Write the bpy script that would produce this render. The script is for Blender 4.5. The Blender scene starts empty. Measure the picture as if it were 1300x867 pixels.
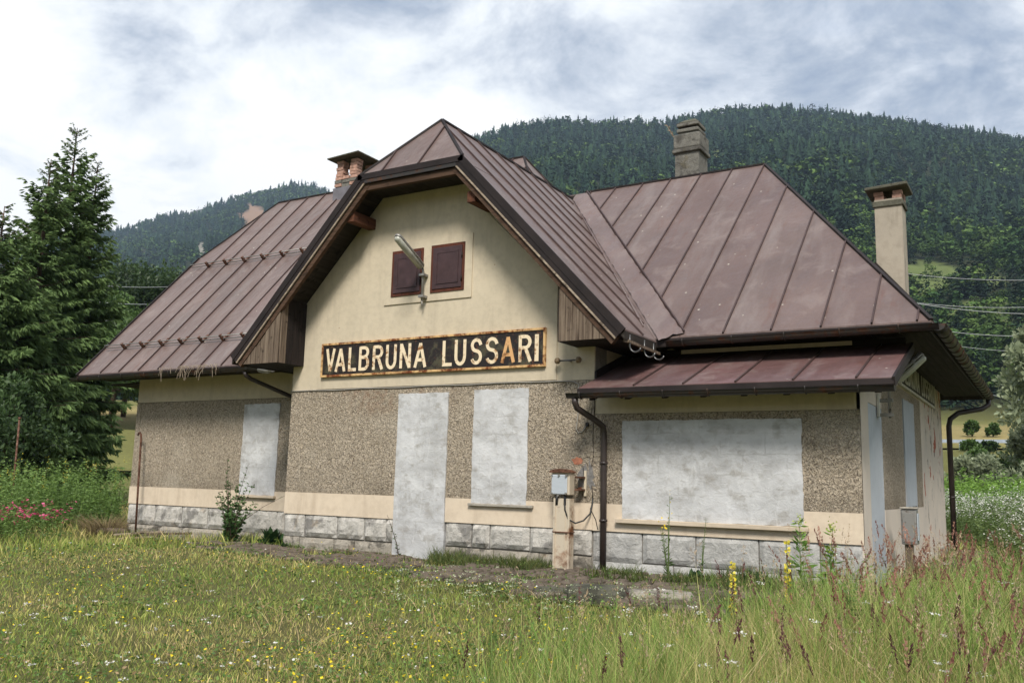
import bpy, math, random
import numpy as np
from mathutils import Vector, Matrix, noise
rnd = random.Random(7)
RS = np.random.RandomState(11)
SC = bpy.context.scene
COL = SC.collection

# ------------------------------------------------------------------ camera
CAM = np.array([10.73, -10.79, 1.08])
YAW, PITCH, ROLL, FPX = -0.54413557, 0.15438292, 0.02561742, 1143.478
def _axes():
    f = np.array([math.sin(YAW)*math.cos(PITCH), math.cos(YAW)*math.cos(PITCH), math.sin(PITCH)])
    r = np.array([math.cos(YAW), -math.sin(YAW), 0.0]); u = np.cross(r, f)
    return r*math.cos(ROLL)+u*math.sin(ROLL), -r*math.sin(ROLL)+u*math.cos(ROLL), f
AR, AU, AF = _axes()
cam_data = bpy.data.cameras.new('camera'); cam = bpy.data.objects.new('camera', cam_data); COL.objects.link(cam)
m3 = Matrix(((AR[0], AU[0], -AF[0]), (AR[1], AU[1], -AF[1]), (AR[2], AU[2], -AF[2])))
cam.matrix_world = Matrix.Translation(Vector(CAM)) @ m3.to_4x4()
cam_data.sensor_width = 36; cam_data.lens = FPX/1300*36; cam_data.clip_end = 12000; cam_data.clip_start = 0.1
SC.camera = cam
# compass bearing of a picture column, used to lay out far land round the viewpoint
def bearing(px):
    d = AF*FPX + AR*(px-650); return math.atan2(d[0], d[1])
def spot(px, dist):
    a = bearing(px); return CAM[0]+math.sin(a)*dist, CAM[1]+math.cos(a)*dist

# ------------------------------------------------------------------ light
SUN_AZ, SUN_EL = math.radians(152), math.radians(46)      # compass bearing of the sun (from +y, clockwise), behind thin cloud
W = bpy.data.worlds.new('World'); SC.world = W; W.use_nodes = True
def build_world():
    nt = W.node_tree; N = nt.nodes; L = nt.links; N.clear()
    out = N.new('ShaderNodeOutputWorld')
    sky = N.new('ShaderNodeTexSky'); sky.sky_type = 'NISHITA'; sky.sun_disc = False
    sky.sun_elevation = SUN_EL; sky.sun_rotation = SUN_AZ
    b1 = N.new('ShaderNodeBackground'); b1.inputs[1].default_value = 0.10
    L.new(sky.outputs[0], b1.inputs[0])
    tc = N.new('ShaderNodeTexCoord'); sep = N.new('ShaderNodeSeparateXYZ'); L.new(tc.outputs['Generated'], sep.inputs[0])
    def M(op, a, b=None, c=None):
        n = N.new('ShaderNodeMath'); n.operation = op
        for i, v in enumerate((a, b, c)):
            if v is None: continue
            if isinstance(v, (int, float)): n.inputs[i].default_value = v
            else: L.new(v, n.inputs[i])
        return n.outputs[0]
    zz = M('ADD', M('MAXIMUM', sep.outputs[2], 0.0), 0.26)
    u = M('DIVIDE', sep.outputs[0], zz); v = M('DIVIDE', sep.outputs[1], zz)
    cb = N.new('ShaderNodeCombineXYZ'); L.new(u, cb.inputs[0]); L.new(v, cb.inputs[1])
    def noi(scale, det, rough, off, dist=0.0):
        mp = N.new('ShaderNodeMapping'); mp.inputs['Location'].default_value = off
        L.new(cb.outputs[0], mp.inputs[0])
        n = N.new('ShaderNodeTexNoise'); n.inputs['Scale'].default_value = scale; n.inputs['Detail'].default_value = det
        n.inputs['Roughness'].default_value = rough; n.inputs['Distortion'].default_value = dist
        L.new(mp.outputs[0], n.inputs[0]); return n.outputs[0]
    n1 = noi(0.9, 8, 0.62, SKY_OFF, 0.3)
    n2 = noi(3.4, 8, 0.64, (1.3, 7.1, 0), 0.35)
    # thinner, brighter cloud toward the west (left of the view), thicker toward the north
    vm = N.new('ShaderNodeVectorMath'); vm.operation = 'DOT_PRODUCT'; L.new(tc.outputs['Generated'], vm.inputs[0])
    a = bearing(60); vm.inputs[1].default_value = (math.sin(a), math.cos(a), 0.15)
    west = M('MULTIPLY', M('POWER', M('MAXIMUM', vm.outputs['Value'], 0.0), 8.0), 0.18)
    s = M('ADD', M('ADD', M('MULTIPLY', n1, 0.62), M('MULTIPLY', n2, 0.40)), west)
    cr = N.new('ShaderNodeValToRGB'); L.new(s, cr.inputs[0])
    e = cr.color_ramp.elements
    e[0].position = 0.445; e[0].color = (0.30, 0.37, 0.49, 1)
    e[1].position = 0.615; e[1].color = (1.0, 1.0, 1.0, 1)
    for p, c in ((0.485, (0.43, 0.49, 0.59, 1)), (0.525, (0.62, 0.67, 0.75, 1)), (0.565, (0.83, 0.87, 0.91, 1))):
        k = cr.color_ramp.elements.new(p); k.color = c
    b2 = N.new('ShaderNodeBackground'); b2.inputs[1].default_value = CLOUD_STRENGTH
    L.new(cr.outputs[0], b2.inputs[0])
    mr = N.new('ShaderNodeMapRange'); L.new(noi(1.5, 5, 0.55, (4.2, 2.0, 3.0)), mr.inputs[0])
    mr.inputs[1].default_value = 0.60; mr.inputs[2].default_value = 0.72; mr.inputs[3].default_value = 0.0; mr.inputs[4].default_value = 0.28
    gap = M('SUBTRACT', 1.0, mr.outputs[0])
    mx = N.new('ShaderNodeMixShader'); L.new(gap, mx.inputs[0]); L.new(b1.outputs[0], mx.inputs[1]); L.new(b2.outputs[0], mx.inputs[2])
    L.new(mx.outputs[0], out.inputs[0])
SKY_OFF = (8.75, 2.9, 0.0); CLOUD_STRENGTH = .60; HAZE = .000115
build_world(); W.cycles.sampling_method = 'NONE'      # even cloud light: plain path hits are enough
sl = bpy.data.lights.new('sun', 'SUN'); sl.energy = 2.4; sl.angle = math.radians(16); sl.color = (1.0, 0.95, 0.87)
sun = bpy.data.objects.new('sun', sl); COL.objects.link(sun)
sd = Vector((math.sin(SUN_AZ)*math.cos(SUN_EL), math.cos(SUN_AZ)*math.cos(SUN_EL), math.sin(SUN_EL)))
sun.rotation_euler = sd.to_track_quat('Z', 'Y').to_euler(); sun.location = (0, -20, 30)
SC.view_settings.view_transform = 'Standard'; SC.view_settings.look = 'None'
SC.view_settings.exposure = 1.0; SC.view_settings.gamma = 1
SC.cycles.max_bounces = 4; SC.cycles.diffuse_bounces = 2; SC.cycles.transmission_bounces = 2; SC.cycles.glossy_bounces = 2; SC.cycles.transparent_max_bounces = 8
SC.cycles.volume_bounces = 0

# ------------------------------------------------------------------ mesh helpers
class MB:
    def __init__(s): s.v = []; s.f = []; s.sm = []; s.cols = None
    def add(s, vs, fs, smooth=False):
        o = len(s.v); s.v += [tuple(map(float, p)) for p in vs]
        for f in fs: s.f.append(tuple(i+o for i in f)); s.sm.append(smooth)
        return s
    def box(s, x0, x1, y0, y1, z0, z1):
        vs = [(x0,y0,z0),(x1,y0,z0),(x1,y1,z0),(x0,y1,z0),(x0,y0,z1),(x1,y0,z1),(x1,y1,z1),(x0,y1,z1)]
        return s.add(vs, [(0,3,2,1),(4,5,6,7),(0,1,5,4),(1,2,6,5),(2,3,7,6),(3,0,4,7)])
    def prism(s, poly, vec):
        """polygon of 3-D points swept by vec"""
        n = len(poly); P = [Vector(p) for p in poly]; V = Vector(vec)
        nor = Vector((0,0,0))
        for i in range(n): nor += P[i].cross(P[(i+1) % n])
        if nor.dot(V) > 0: P.reverse()
        vs = P+[p+V for p in P]
        return s.add(vs, [tuple(range(n)), tuple(range(2*n-1, n-1, -1))]+[((i+1) % n, i, i+n, (i+1) % n+n) for i in range(n)])
    def beam(s, a, b, w, h, up=(0,0,1), ext=0.0):
        a = Vector(a); b = Vector(b); d = (b-a).normalized(); a = a-d*ext; b = b+d*ext
        sd = d.cross(Vector(up)).normalized(); u = sd.cross(d).normalized()
        q = [sd*(-w/2)+u*(-h/2), sd*(w/2)+u*(-h/2), sd*(w/2)+u*(h/2), sd*(-w/2)+u*(h/2)]
        vs = [a+k for k in q]+[b+k for k in q]
        return s.add(vs, [(0,1,2,3),(7,6,5,4),(1,0,4,5),(2,1,5,6),(3,2,6,7),(0,3,7,4)])
    def tube(s, pts, r, n=8, cap=True):
        P = [Vector(p) for p in pts]; m = len(P); R = r if isinstance(r, (list, tuple)) else [r]*m
        vs = []; d0 = None
        for i, p in enumerate(P):
            d = ((P[min(i+1, m-1)]-P[max(i-1, 0)])).normalized()
            if d0 is None:
                ref = Vector((0,0,1)) if abs(d.z) < .9 else Vector((1,0,0)); a = d.cross(ref).normalized()
            else:
                a = (a-d*a.dot(d)).normalized()
            b = d.cross(a); d0 = d
            for k in range(n):
                t = 2*math.pi*k/n; vs.append(p+(a*math.cos(t)+b*math.sin(t))*R[i])
        fs = [(i*n+k, i*n+(k+1) % n, (i+1)*n+(k+1) % n, (i+1)*n+k) for i in range(m-1) for k in range(n)]
        s.add(vs, fs, True)
        if cap:
            o = len(s.v)-m*n
            s.f.append(tuple(o+k for k in range(n-1, -1, -1))); s.sm.append(False)
            s.f.append(tuple(o+(m-1)*n+k for k in range(n))); s.sm.append(False)
        return s
    def gutter(s, a, b, r=0.07, t=0.006, n=9):
        """half-round channel, open upward, from a to b"""
        a = Vector(a); b = Vector(b); d = (b-a).normalized(); sd = d.cross(Vector((0,0,1))).normalized(); u = Vector((0,0,1))
        prof = [(math.cos(math.pi+math.pi*k/(n-1))*r, math.sin(math.pi+math.pi*k/(n-1))*r) for k in range(n)]
        prof = [(-r-.012, 0.004)]+prof+[(r+.012, 0.006)]
        prof += [(p[0]*(1-t/r), p[1]*(1-t/r)+t*.3) for p in reversed(prof)]
        m = len(prof); vs = []
        segs = max(1, int((b-a).length/0.5))
        for i in range(segs+1):
            c = a.lerp(b, i/segs); vs += [c+sd*p[0]+u*p[1] for p in prof]
        fs = [(i*m+k, (i+1)*m+k, (i+1)*m+(k+1) % m, i*m+(k+1) % m) for i in range(segs) for k in range(m)]
        s.add(vs, fs, True)
        h = m//2
        for i in (0, segs):     # end caps
            s.f.append(tuple(len(s.v)-(segs+1)*m+i*m+k for k in range(h))); s.sm.append(False)
        return s
    def build(s, name, m, parent=None, label=None, bevel=0.0, kind=None):
        me = bpy.data.meshes.new(name); me.from_pydata(s.v, [], s.f)
        me.polygons.foreach_set('use_smooth', s.sm)
        me.materials.append(m); me.update()
        o = bpy.data.objects.new(name, me); COL.objects.link(o)
        if parent is not None: o.parent = parent
        if bevel:
            b = o.modifiers.new('bevel', 'BEVEL'); b.width = bevel; b.segments = 2; b.limit_method = 'ANGLE'; b.angle_limit = math.radians(40)
        if label: o['label'] = label
        if kind: o['kind'] = kind
        return o

def empty(name, label, cat, loc=(0,0,0), group=None, rz=0.0):
    o = bpy.data.objects.new(name, None); COL.objects.link(o); o.location = loc; o.rotation_euler = (0,0,rz); o.empty_display_size = .2
    o['label'] = label; o['category'] = cat
    if group: o['group'] = group
    bpy.context.view_layer.update() if False else None
    return o
def tag(o, label, cat, group=None):
    o['label'] = label; o['category'] = cat
    if group: o['group'] = group
    return o
def copy_thing(o, loc, rz, label, scale=1.0):
    c = o.copy(); COL.objects.link(c); c.location = loc; c.rotation_euler = (0, 0, rz); c.scale = (scale,)*3; c['label'] = label
    for ch in list(o.children):
        k = ch.copy(); COL.objects.link(k); k.parent = c
        for g in list(ch.children):
            h = g.copy(); COL.objects.link(h); h.parent = k
    return c

def np_mesh(name, verts, tris, cols, m, parent=None, quads=None, smooth=False):
    """large mesh from numpy arrays; cols per vertex (N,3)"""
    me = bpy.data.meshes.new(name)
    nt = 0 if tris is None else len(tris); nq = 0 if quads is None else len(quads)
    me.vertices.add(len(verts)); me.vertices.foreach_set('co', np.ascontiguousarray(verts, np.float32).ravel())
    li = []
    if nt: li.append(np.asarray(tris).ravel())
    if nq: li.append(np.asarray(quads).ravel())
    li = np.concatenate(li).astype(np.int32)
    me.loops.add(len(li)); me.loops.foreach_set('vertex_index', li)
    st = np.concatenate([np.arange(nt)*3, nt*3+np.arange(nq)*4]).astype(np.int32)
    me.polygons.add(nt+nq); me.polygons.foreach_set('loop_start', st)
    me.polygons.foreach_set('use_smooth', np.full(nt+nq, smooth))
    me.materials.append(m)
    if cols is not None:
        ca = me.color_attributes.new('tint', 'FLOAT_COLOR', 'POINT')
        c4 = np.ones((len(verts), 4), np.float32); c4[:, :3] = cols
        ca.data.foreach_set('color', c4.ravel())
    me.update(calc_edges=True); me.validate()
    o = bpy.data.objects.new(name, me); COL.objects.link(o)
    if parent is not None: o.parent = parent
    return o

# ------------------------------------------------------------------ materials
class NT:
    def __init__(s, name):
        s.m = bpy.data.materials.new(name); s.m.use_nodes = True; s.t = s.m.node_tree; s.N = s.t.nodes; s.L = s.t.links
        s.b = s.N['Principled BSDF']
        s.tc = s.N.new('ShaderNodeTexCoord'); s.co = s.tc.outputs['Object']
    def val(s, inp, v):
        if isinstance(v, (int, float)): inp.default_value = v
        elif isinstance(v, tuple): inp.default_value = v if len(v) == 4 or len(inp.default_value) == 3 else (*v, 1)
        else: s.L.new(v, inp)
    def math(s, op, a, b=None, clamp=False):
        n = s.N.new('ShaderNodeMath'); n.operation = op; n.use_clamp = clamp; s.val(n.inputs[0], a)
        if b is not None: s.val(n.inputs[1], b)
        return n.outputs[0]
    def mapping(s, scale=(1,1,1), loc=(0,0,0), rot=(0,0,0), src=None):
        n = s.N.new('ShaderNodeMapping'); n.inputs['Scale'].default_value = scale; n.inputs['Location'].default_value = loc
        n.inputs['Rotation'].default_value = rot; s.L.new(src or s.co, n.inputs[0]); return n.outputs[0]
    def noise(s, scale, det=4, rough=.55, src=None, dist=0.0, col=False):
        n = s.N.new('ShaderNodeTexNoise'); n.inputs['Scale'].default_value = scale; n.inputs['Detail'].default_value = det
        n.inputs['Roughness'].default_value = rough; n.inputs['Distortion'].default_value = dist
        s.L.new(src or s.co, n.inputs[0]); return n.outputs[1 if col else 0]
    def voro(s, scale, src=None, feat='F1', out=0, rand=1.0):
        n = s.N.new('ShaderNodeTexVoronoi'); n.feature = feat; n.inputs['Scale'].default_value = scale
        n.inputs['Randomness'].default_value = rand
        s.L.new(src or s.co, n.inputs[0]); return n.outputs[out]
    def rng(s, v, a, b, c=0.0, d=1.0):
        n = s.N.new('ShaderNodeMapRange'); s.L.new(v, n.inputs[0])
        for i, k in enumerate((a, b, c, d)): n.inputs[i+1].default_value = k
        return n.outputs[0]
    def ramp(s, v, stops):
        n = s.N.new('ShaderNodeValToRGB'); s.L.new(v, n.inputs[0]); e = n.color_ramp.elements
        e[0].position = stops[0][0]; e[0].color = (*stops[0][1], 1); e[1].position = stops[-1][0]; e[1].color = (*stops[-1][1], 1)
        for p, c in stops[1:-1]: k = e.new(p); k.color = (*c, 1)
        return n.outputs[0]
    def mix(s, f, a, b, mode='MIX'):
        n = s.N.new('ShaderNodeMix'); n.data_type = 'RGBA'; n.blend_type = mode
        s.val(n.inputs[0], f); s.val(n.inputs[6], a); s.val(n.inputs[7], b); return n.outputs[2]
    def bump(s, h, dist, strength=1.0, prev=None):
        n = s.N.new('ShaderNodeBump'); n.inputs['Distance'].default_value = dist; n.inputs['Strength'].default_value = strength
        s.L.new(h, n.inputs['Height'])
        if prev is not None: s.L.new(prev, n.inputs['Normal'])
        return n.outputs[0]
    def done(s, col=None, rough=None, normal=None, metal=0.0, spec=None):
        if col is not None: s.val(s.b.inputs['Base Color'], col)
        if rough is not None: s.val(s.b.inputs['Roughness'], rough)
        if normal is not None: s.L.new(normal, s.b.inputs['Normal'])
        s.b.inputs['Metallic'].default_value = metal
        if spec is not None: s.b.inputs['Specular IOR Level'].default_value = spec
        return s.m

def mat_roof(name, base, stain=0.5, rough=0.42):
    t = NT(name)
    streak = t.noise(1.0, 6, .6, t.mapping((3.2, .55, .55)))
    big = t.noise(.8, 4, .6)
    c = t.mix(t.rng(big, .3, .7), tuple(k*.82 for k in base), tuple(k*1.22 for k in base))
    grey = (.27, .24, .23)
    c = t.mix(t.rng(streak, .5, .8, 0, stain), c, grey)
    fine = t.noise(40, 3, .6); c = t.mix(t.rng(fine, .45, .8, 0, .25), c, (.07, .05, .045))
    info = t.N.new('ShaderNodeObjectInfo')
    c = t.mix(t.rng(info.outputs['Random'], 0, 1, 0, .38), c, (.10, .06, .054))
    bl = t.noise(2.3, 7, .68, dist=.5); c = t.mix(t.rng(bl, .54, .66, 0, .4), c, (.235, .185, .165)); c = t.mix(t.rng(t.noise(1.9, 6, .7, t.mapping((2.5, .5, .5), (4, 4, 4))), .58, .68, 0, .4), c, (.13, .055, .035))
    v = t.voro(4.6); w = t.noise(26, 3)
    lich = t.math('MULTIPLY', t.rng(t.math('ADD', v, t.math('MULTIPLY', w, .09)), .125, .09), t.rng(t.noise(1.3, 3), .47, .56))
    c = t.mix(lich, c, (.50, .46, .38))
    h = t.noise(1.7, 3, .5, t.mapping((1.3, .8, .8)))
    n = t.bump(h, .12, .8); n = t.bump(t.noise(6, 4, .6), .012, .5, n); n = t.bump(fine, .002, .5, n)
    r = t.rng(streak, .3, .8, rough-.06, rough+.2)
    return t.done(c, r, n, 0.0, .5)
def mat_plain(name, base, rough=.6, var=.2, scale=6, bump=.004, metal=0., spec=.4, fine=60):
    t = NT(name); a = t.noise(scale, 6, .6)
    c = t.mix(t.rng(a, .3, .7), tuple(k*(1-var) for k in base), tuple(min(1, k*(1+var)) for k in base))
    n = t.bump(t.noise(fine, 4, .6), bump, .7)
    return t.done(c, rough, n, metal, spec)
def mat_rust(name, base, rust=(.22, .075, .025), amt=.5, scale=5, metal=0.2):
    t = NT(name); a = t.noise(scale, 8, .65, dist=.3); b = t.noise(scale*4, 4, .6)
    f = t.rng(t.math('ADD', a, t.math('MULTIPLY', b, .3)), .9-amt*.55, 1.02-amt*.5)
    rc = t.mix(t.rng(b, .35, .65), rust, tuple(k*.45 for k in rust))
    c = t.mix(f, base, rc)
    return t.done(c, t.mix(f, (.45,)*3, (.85,)*3), t.bump(b, .003, .7), metal, .4)
def mat_plaster(name, base, dark, bumpd=.004, stain=.35, sc=3.0):
    t = NT(name)
    a = t.noise(1.1, 6, .6); b = t.noise(sc*3, 6, .62); dr = t.noise(1.0, 6, .6, t.mapping((5, 5, .7)))
    c = t.mix(t.rng(a, .3, .7), base, tuple(k*.86 for k in base))
    c = t.mix(t.rng(b, .45, .8, 0, .35), c, dark)
    c = t.mix(t.rng(dr, .52, .82, 0, stain), c, dark)
    sp = t.voro(5.5); spm = t.math('MULTIPLY', t.rng(t.math('ADD', sp, t.math('MULTIPLY', t.noise(50, 3), .08)), .085, .07), t.rng(t.noise(.7, 3), .53, .6))
    c = t.mix(spm, c, (.20, .08, .04))
    crack = t.voro(1.3, t.mapping((1,1,1)), 'DISTANCE_TO_EDGE')
    n = t.bump(t.noise(9, 5, .6), .012, .35); n = t.bump(t.noise(120, 3, .6), bumpd, .5, n)
    return t.done(c, .88, n, 0, .2)
def mat_pebble(name):
    t = NT(name)
    wob = t.noise(14, 3, .6, col=True)
    src = t.mix(.12, t.co, wob)
    v1 = t.voro(50, src); v2 = t.voro(100, src, out=0); big = t.noise(1.2, 5, .6); vc = t.voro(50, src, out=1)
    hue = t.math('ADD', t.math('MULTIPLY', v1, 1.0), t.math('MULTIPLY', t.noise(30, 4, .65), .65))
    c = t.ramp(hue, [(.46, (.66, .55, .415)), (.76, (.55, .455, .34)), (.97, (.36, .29, .205)), (1.16, (.17, .135, .10))])
    sep = t.N.new('ShaderNodeSeparateColor'); t.L.new(vc, sep.inputs[0])
    c = t.mix(t.rng(sep.outputs[0], .0, 1, 0, .45), c, (.58, .51, .42))
    c = t.mix(t.rng(big, .35, .7, 0, .3), c, (.36, .30, .225))
    dr = t.noise(1.0, 6, .6, t.mapping((4, 4, .45), (3, 1, 2)))
    c = t.mix(t.rng(dr, .55, .8, 0, .45), c, (.30, .25, .19))
    sep2 = t.N.new('ShaderNodeSeparateXYZ'); t.L.new(t.co, sep2.inputs[0])
    st = t.noise(2.2, 7, .65, t.mapping((1, 1, .6), (2, 5, 1)), .4)
    band = t.math('MULTIPLY', t.rng(sep2.outputs[2], 2.0, 2.45), t.math('MULTIPLY', t.rng(sep2.outputs[0], .6, 1.4), t.rng(sep2.outputs[0], 3.4, 2.2)))
    c = t.mix(t.math('MULTIPLY', t.rng(st, .46, .6), band), c, (.23, .09, .035))
    damp = t.math('MULTIPLY', t.rng(sep2.outputs[2], 1.15, .83), t.rng(t.noise(1.7, 5, .6), .35, .6)); c = t.mix(t.math('MULTIPLY', damp, .45), c, (.17, .14, .10))
    pale = t.rng(t.noise(.9, 4, .6, t.mapping((1, 1, 1), (8, 1, 3))), .54, .66, 0, .35); c = t.mix(pale, c, (.62, .55, .45))
    h = t.math('SUBTRACT', 1.0, v1)
    n = t.bump(h, .027, .9); n = t.bump(t.math('SUBTRACT', 1.0, v2), .008, .7, n)
    return t.done(c, .92, n, 0, .15)
def mat_fill(name):
    t = NT(name)
    a = t.noise(2.2, 7, .62, t.mapping((1, 1, 1.6))); b = t.noise(9, 8, .68, t.mapping((1, 1, 1.3)), dist=.6); e = t.noise(3.6, 5, .6, t.mapping((1,1,1.5),(5,2,8)))
    c = t.ramp(a, [(.32, (.38, .375, .37)), (.5, (.50, .50, .50)), (.66, (.60, .60, .60))])
    c = t.mix(t.rng(b, .52, .66, 0, .55), c, (.33, .31, .28))
    c = t.mix(t.rng(e, .55, .64, 0, .55), c, (.28, .26, .23))
    c = t.mix(t.rng(t.noise(1.2, 4, .6, t.mapping((1, 1, 1), (9, 4, 1))), .5, .62, 0, .45), c, (.66, .66, .67))
    br = t.N.new('ShaderNodeTexBrick'); br.inputs['Scale'].default_value = 1.0; br.inputs['Brick Width'].default_value = .5; br.inputs['Row Height'].default_value = .235
    br.inputs['Mortar Size'].default_value = .012; br.inputs['Mortar Smooth'].default_value = 1.0; br.offset = .5
    cb = t.N.new('ShaderNodeCombineXYZ'); sp = t.N.new('ShaderNodeSeparateXYZ'); wv = t.mix(.07, t.co, t.noise(5, 3, .6, col=True)); t.L.new(wv, sp.inputs[0])
    t.L.new(sp.outputs[0], cb.inputs[0]); t.L.new(sp.outputs[2], cb.inputs[1]); t.L.new(cb.outputs[0], br.inputs['Vector'])
    jt = t.math('MULTIPLY', br.outputs['Fac'], t.rng(t.noise(1.6, 4, .6, t.mapping((1,1,1),(3,3,3))), .47, .62, 0, .5))
    c = t.mix(jt, c, (.30, .29, .27))
    tr = t.noise(6, 6, .7, t.mapping((1, 1, .35), (4, 9, 2)), 1.2); c = t.mix(t.rng(tr, .56, .66, 0, .35), c, (.68, .68, .68))
    n = t.bump(b, .02, .6); n = t.bump(jt, .006, -.8, n); n = t.bump(tr, .01, .6, n); n = t.bump(t.noise(60, 4, .6), .003, .6, n)
    return t.done(c, .9, n, 0, .15)
def mat_stone(name, light=(.52, .50, .46), dark=(.13, .125, .12), warm=(.36, .25, .14), amt=.5):
    t = NT(name); info = t.N.new('ShaderNodeObjectInfo')
    ad = t.N.new('ShaderNodeVectorMath'); ad.operation = 'ADD'; cb = t.N.new('ShaderNodeCombineXYZ')
    for i in range(3): t.L.new(t.math('MULTIPLY', info.outputs['Random'], 17.0+i*5), cb.inputs[i])
    t.L.new(t.co, ad.inputs[0]); t.L.new(cb.outputs[0], ad.inputs[1]); src = ad.outputs[0]
    a = t.noise(2.6, 6, .62, src, .5); b = t.noise(9, 8, .7, src, .8); d = t.noise(34, 5, .7, src)
    c = t.mix(t.rng(b, .35, .65), light, tuple(k*.68 for k in light))
    c = t.mix(t.rng(a, .54, .62, 0, amt), c, dark)
    c = t.mix(t.rng(t.noise(3.4, 5, .6, src, .3), .6, .7, 0, .55), c, warm)
    c = t.mix(t.rng(d, .56, .68, 0, .6), c, tuple(k*.8 for k in dark))
    n = t.bump(b, .035, .8); n = t.bump(d, .010, .8, n)
    return t.done(c, .9, n, 0, .2)
def mat_wood(name, base, dark, axis=2, knots=True, sc=1.0):
    t = NT(name); info = t.N.new('ShaderNodeObjectInfo')
    s3 = [22, 22, 22]; s3[axis] = 1.4
    ad = t.N.new('ShaderNodeVectorMath'); ad.operation = 'ADD'; cb = t.N.new('ShaderNodeCombineXYZ')
    t.L.new(t.math('MULTIPLY', info.outputs['Random'], 31.0), cb.inputs[axis])
    t.L.new(t.co, ad.inputs[0]); t.L.new(cb.outputs[0], ad.inputs[1])
    g = t.noise(1.0*sc, 6, .65, t.mapping(tuple(s3), src=ad.outputs[0]), .4); k = t.noise(7, 3, .5, ad.outputs[0])
    c = t.mix(t.rng(g, .35, .65), base, dark)
    c = t.mix(t.rng(k, .62, .7, 0, .8), c, tuple(q*.4 for q in dark))
    c = t.mix(t.rng(info.outputs['Random'], 0, 1, 0, .35), c, dark)
    return t.done(c, .85, t.bump(g, .006, .8), 0, .2)
def mat_tint(name, rough=.6, trans=.0, mult=1.0, spec=.25, nz=0.0):
    t = NT(name); a = t.N.new('ShaderNodeAttribute'); a.attribute_name = 'tint'
    c = a.outputs['Color']
    if nz: c = t.mix(t.rng(t.noise(nz, 4, .6), .3, .7, 0, .5), c, (.01, .015, .006))
    if trans:
        t.val(t.b.inputs['Base Color'], c); t.b.inputs['Roughness'].default_value = rough; t.b.inputs['Specular IOR Level'].default_value = spec
        tr = t.N.new('ShaderNodeBsdfTranslucent'); t.L.new(c, tr.inputs[0]); mx = t.N.new('ShaderNodeMixShader'); mx.inputs[0].default_value = trans
        out = [n for n in t.N if n.type == 'OUTPUT_MATERIAL'][0]
        t.L.new(t.b.outputs[0], mx.inputs[1]); t.L.new(tr.outputs[0], mx.inputs[2]); t.L.new(mx.outputs[0], out.inputs[0]); return t.m
    return t.done(c, rough, None, 0, spec)

M_ROOF = mat_roof('brown_sheet_metal', (.148, .104, .091), .62)
M_ROOF_OLD = mat_roof('weathered_sheet_metal', (.15, .104, .094), .95, .5)
M_CANOPY = mat_roof('reddish_sheet_metal', (.145, .078, .074), .5, .38)
M_FLASH = mat_roof('dull_flashing_metal', (.165, .118, .108), .45, .4)
M_SEAM = mat_plain('dark_seam_metal', (.06, .036, .032), .5, .3, 4, .001)  # seam shading and dirt are both put into this darker colour
M_TRIM = mat_plain('dark_brown_trim_metal', (.022, .016, .015), .6, .35, 3, .001, spec=.25)
M_GUTTER = mat_rust('dark_gutter_metal', (.045, .04, .036), (.14, .06, .03), .42, 4, .3)
M_PIPE = mat_plain('dark_brown_pipe_paint', (.035, .025, .022), .42, .3, 5, .001, spec=.5)
M_CREAM = mat_plaster('cream_render', (.62, .535, .40), (.33, .28, .21), stain=.5)
M_BEIGE = mat_plaster('pale_beige_render', (.70, .585, .45), (.40, .31, .22), stain=.65)
M_PEBBLE = mat_pebble('pebbledash_render')
M_FILL = mat_fill('rough_grey_mortar_fill')
M_FILLB = mat_plaster('bluish_grey_mortar', (.47, .50, .53), (.33, .34, .36), stain=.3)
M_STONE = mat_stone('rough_grey_white_stone', (.58, .55, .50), (.17, .16, .15), (.42, .32, .21), .75)
M_STONE2 = mat_stone('render_covered_grey_blocks', (.50, .49, .465), (.30, .29, .28), (.42, .40, .36), .35)
M_STONELOW = mat_stone('soil_stained_lower_stone', (.40, .36, .30), (.10, .09, .075), (.28, .20, .12), .9)
M_MORTAR = mat_plain('grey_mortar', (.22, .20, .175), .95, .3, 8, .006)
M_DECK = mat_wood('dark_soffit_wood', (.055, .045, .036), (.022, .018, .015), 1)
M_PLANK = mat_wood('weathered_grey_brown_planks', (.24, .185, .135), (.075, .052, .038), 2)
M_PLANKD = mat_wood('dark_planks', (.035, .025, .022), (.012, .010, .009), 2)  # darker tone of the planks, for cheek boards, box floors and rafters
M_BEAM = mat_wood('red_brown_beam_wood', (.16, .065, .035), (.07, .03, .02), 1)
M_BARGE = mat_wood('brown_barge_board', (.12, .07, .045), (.05, .03, .02), 0)
M_RAW = mat_wood('bare_weathered_edge_wood', (.40, .33, .25), (.20, .15, .11), 0)
M_SHUT = mat_plain('dark_maroon_shutter_paint', (.055, .030, .032), .55, .3, 8, .002)
M_SHUTF = mat_wood('red_brown_shutter_frame', (.13, .042, .025), (.06, .022, .015), 2)
M_BRICK = mat_plain('chimney_brick', (.42, .25, .19), .9, .4, 14, .006)
M_CONC = mat_stone('lichened_chimney_render', (.21, .20, .175), (.06, .055, .05), (.15, .13, .08), .7)
M_CONC2 = mat_plaster('pale_chimney_render', (.40, .35, .28), (.12, .10, .075), stain=.95)
M_SLAB = mat_stone('mossy_cap_stone', (.13, .125, .095), (.04, .04, .03), (.11, .11, .04), .7)
M_LEAD = mat_plain('grey_lead', (.16, .15, .165), .45, .25, 5, .002)
M_BAREBR = mat_plain('exposed_red_brick', (.42, .17, .10), .95, .4, 25, .01)
M_BAREGR = mat_plain('exposed_grey_mortar', (.20, .19, .18), .95, .4, 25, .01)
M_STEEL = mat_rust('old_galvanised_steel', (.30, .29, .27), (.16, .10, .06), .3, 8, .5)
M_GALV = mat_plain('galvanised_hook', (.14, .14, .14), .4, .2, 8, .001, .7)
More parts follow.
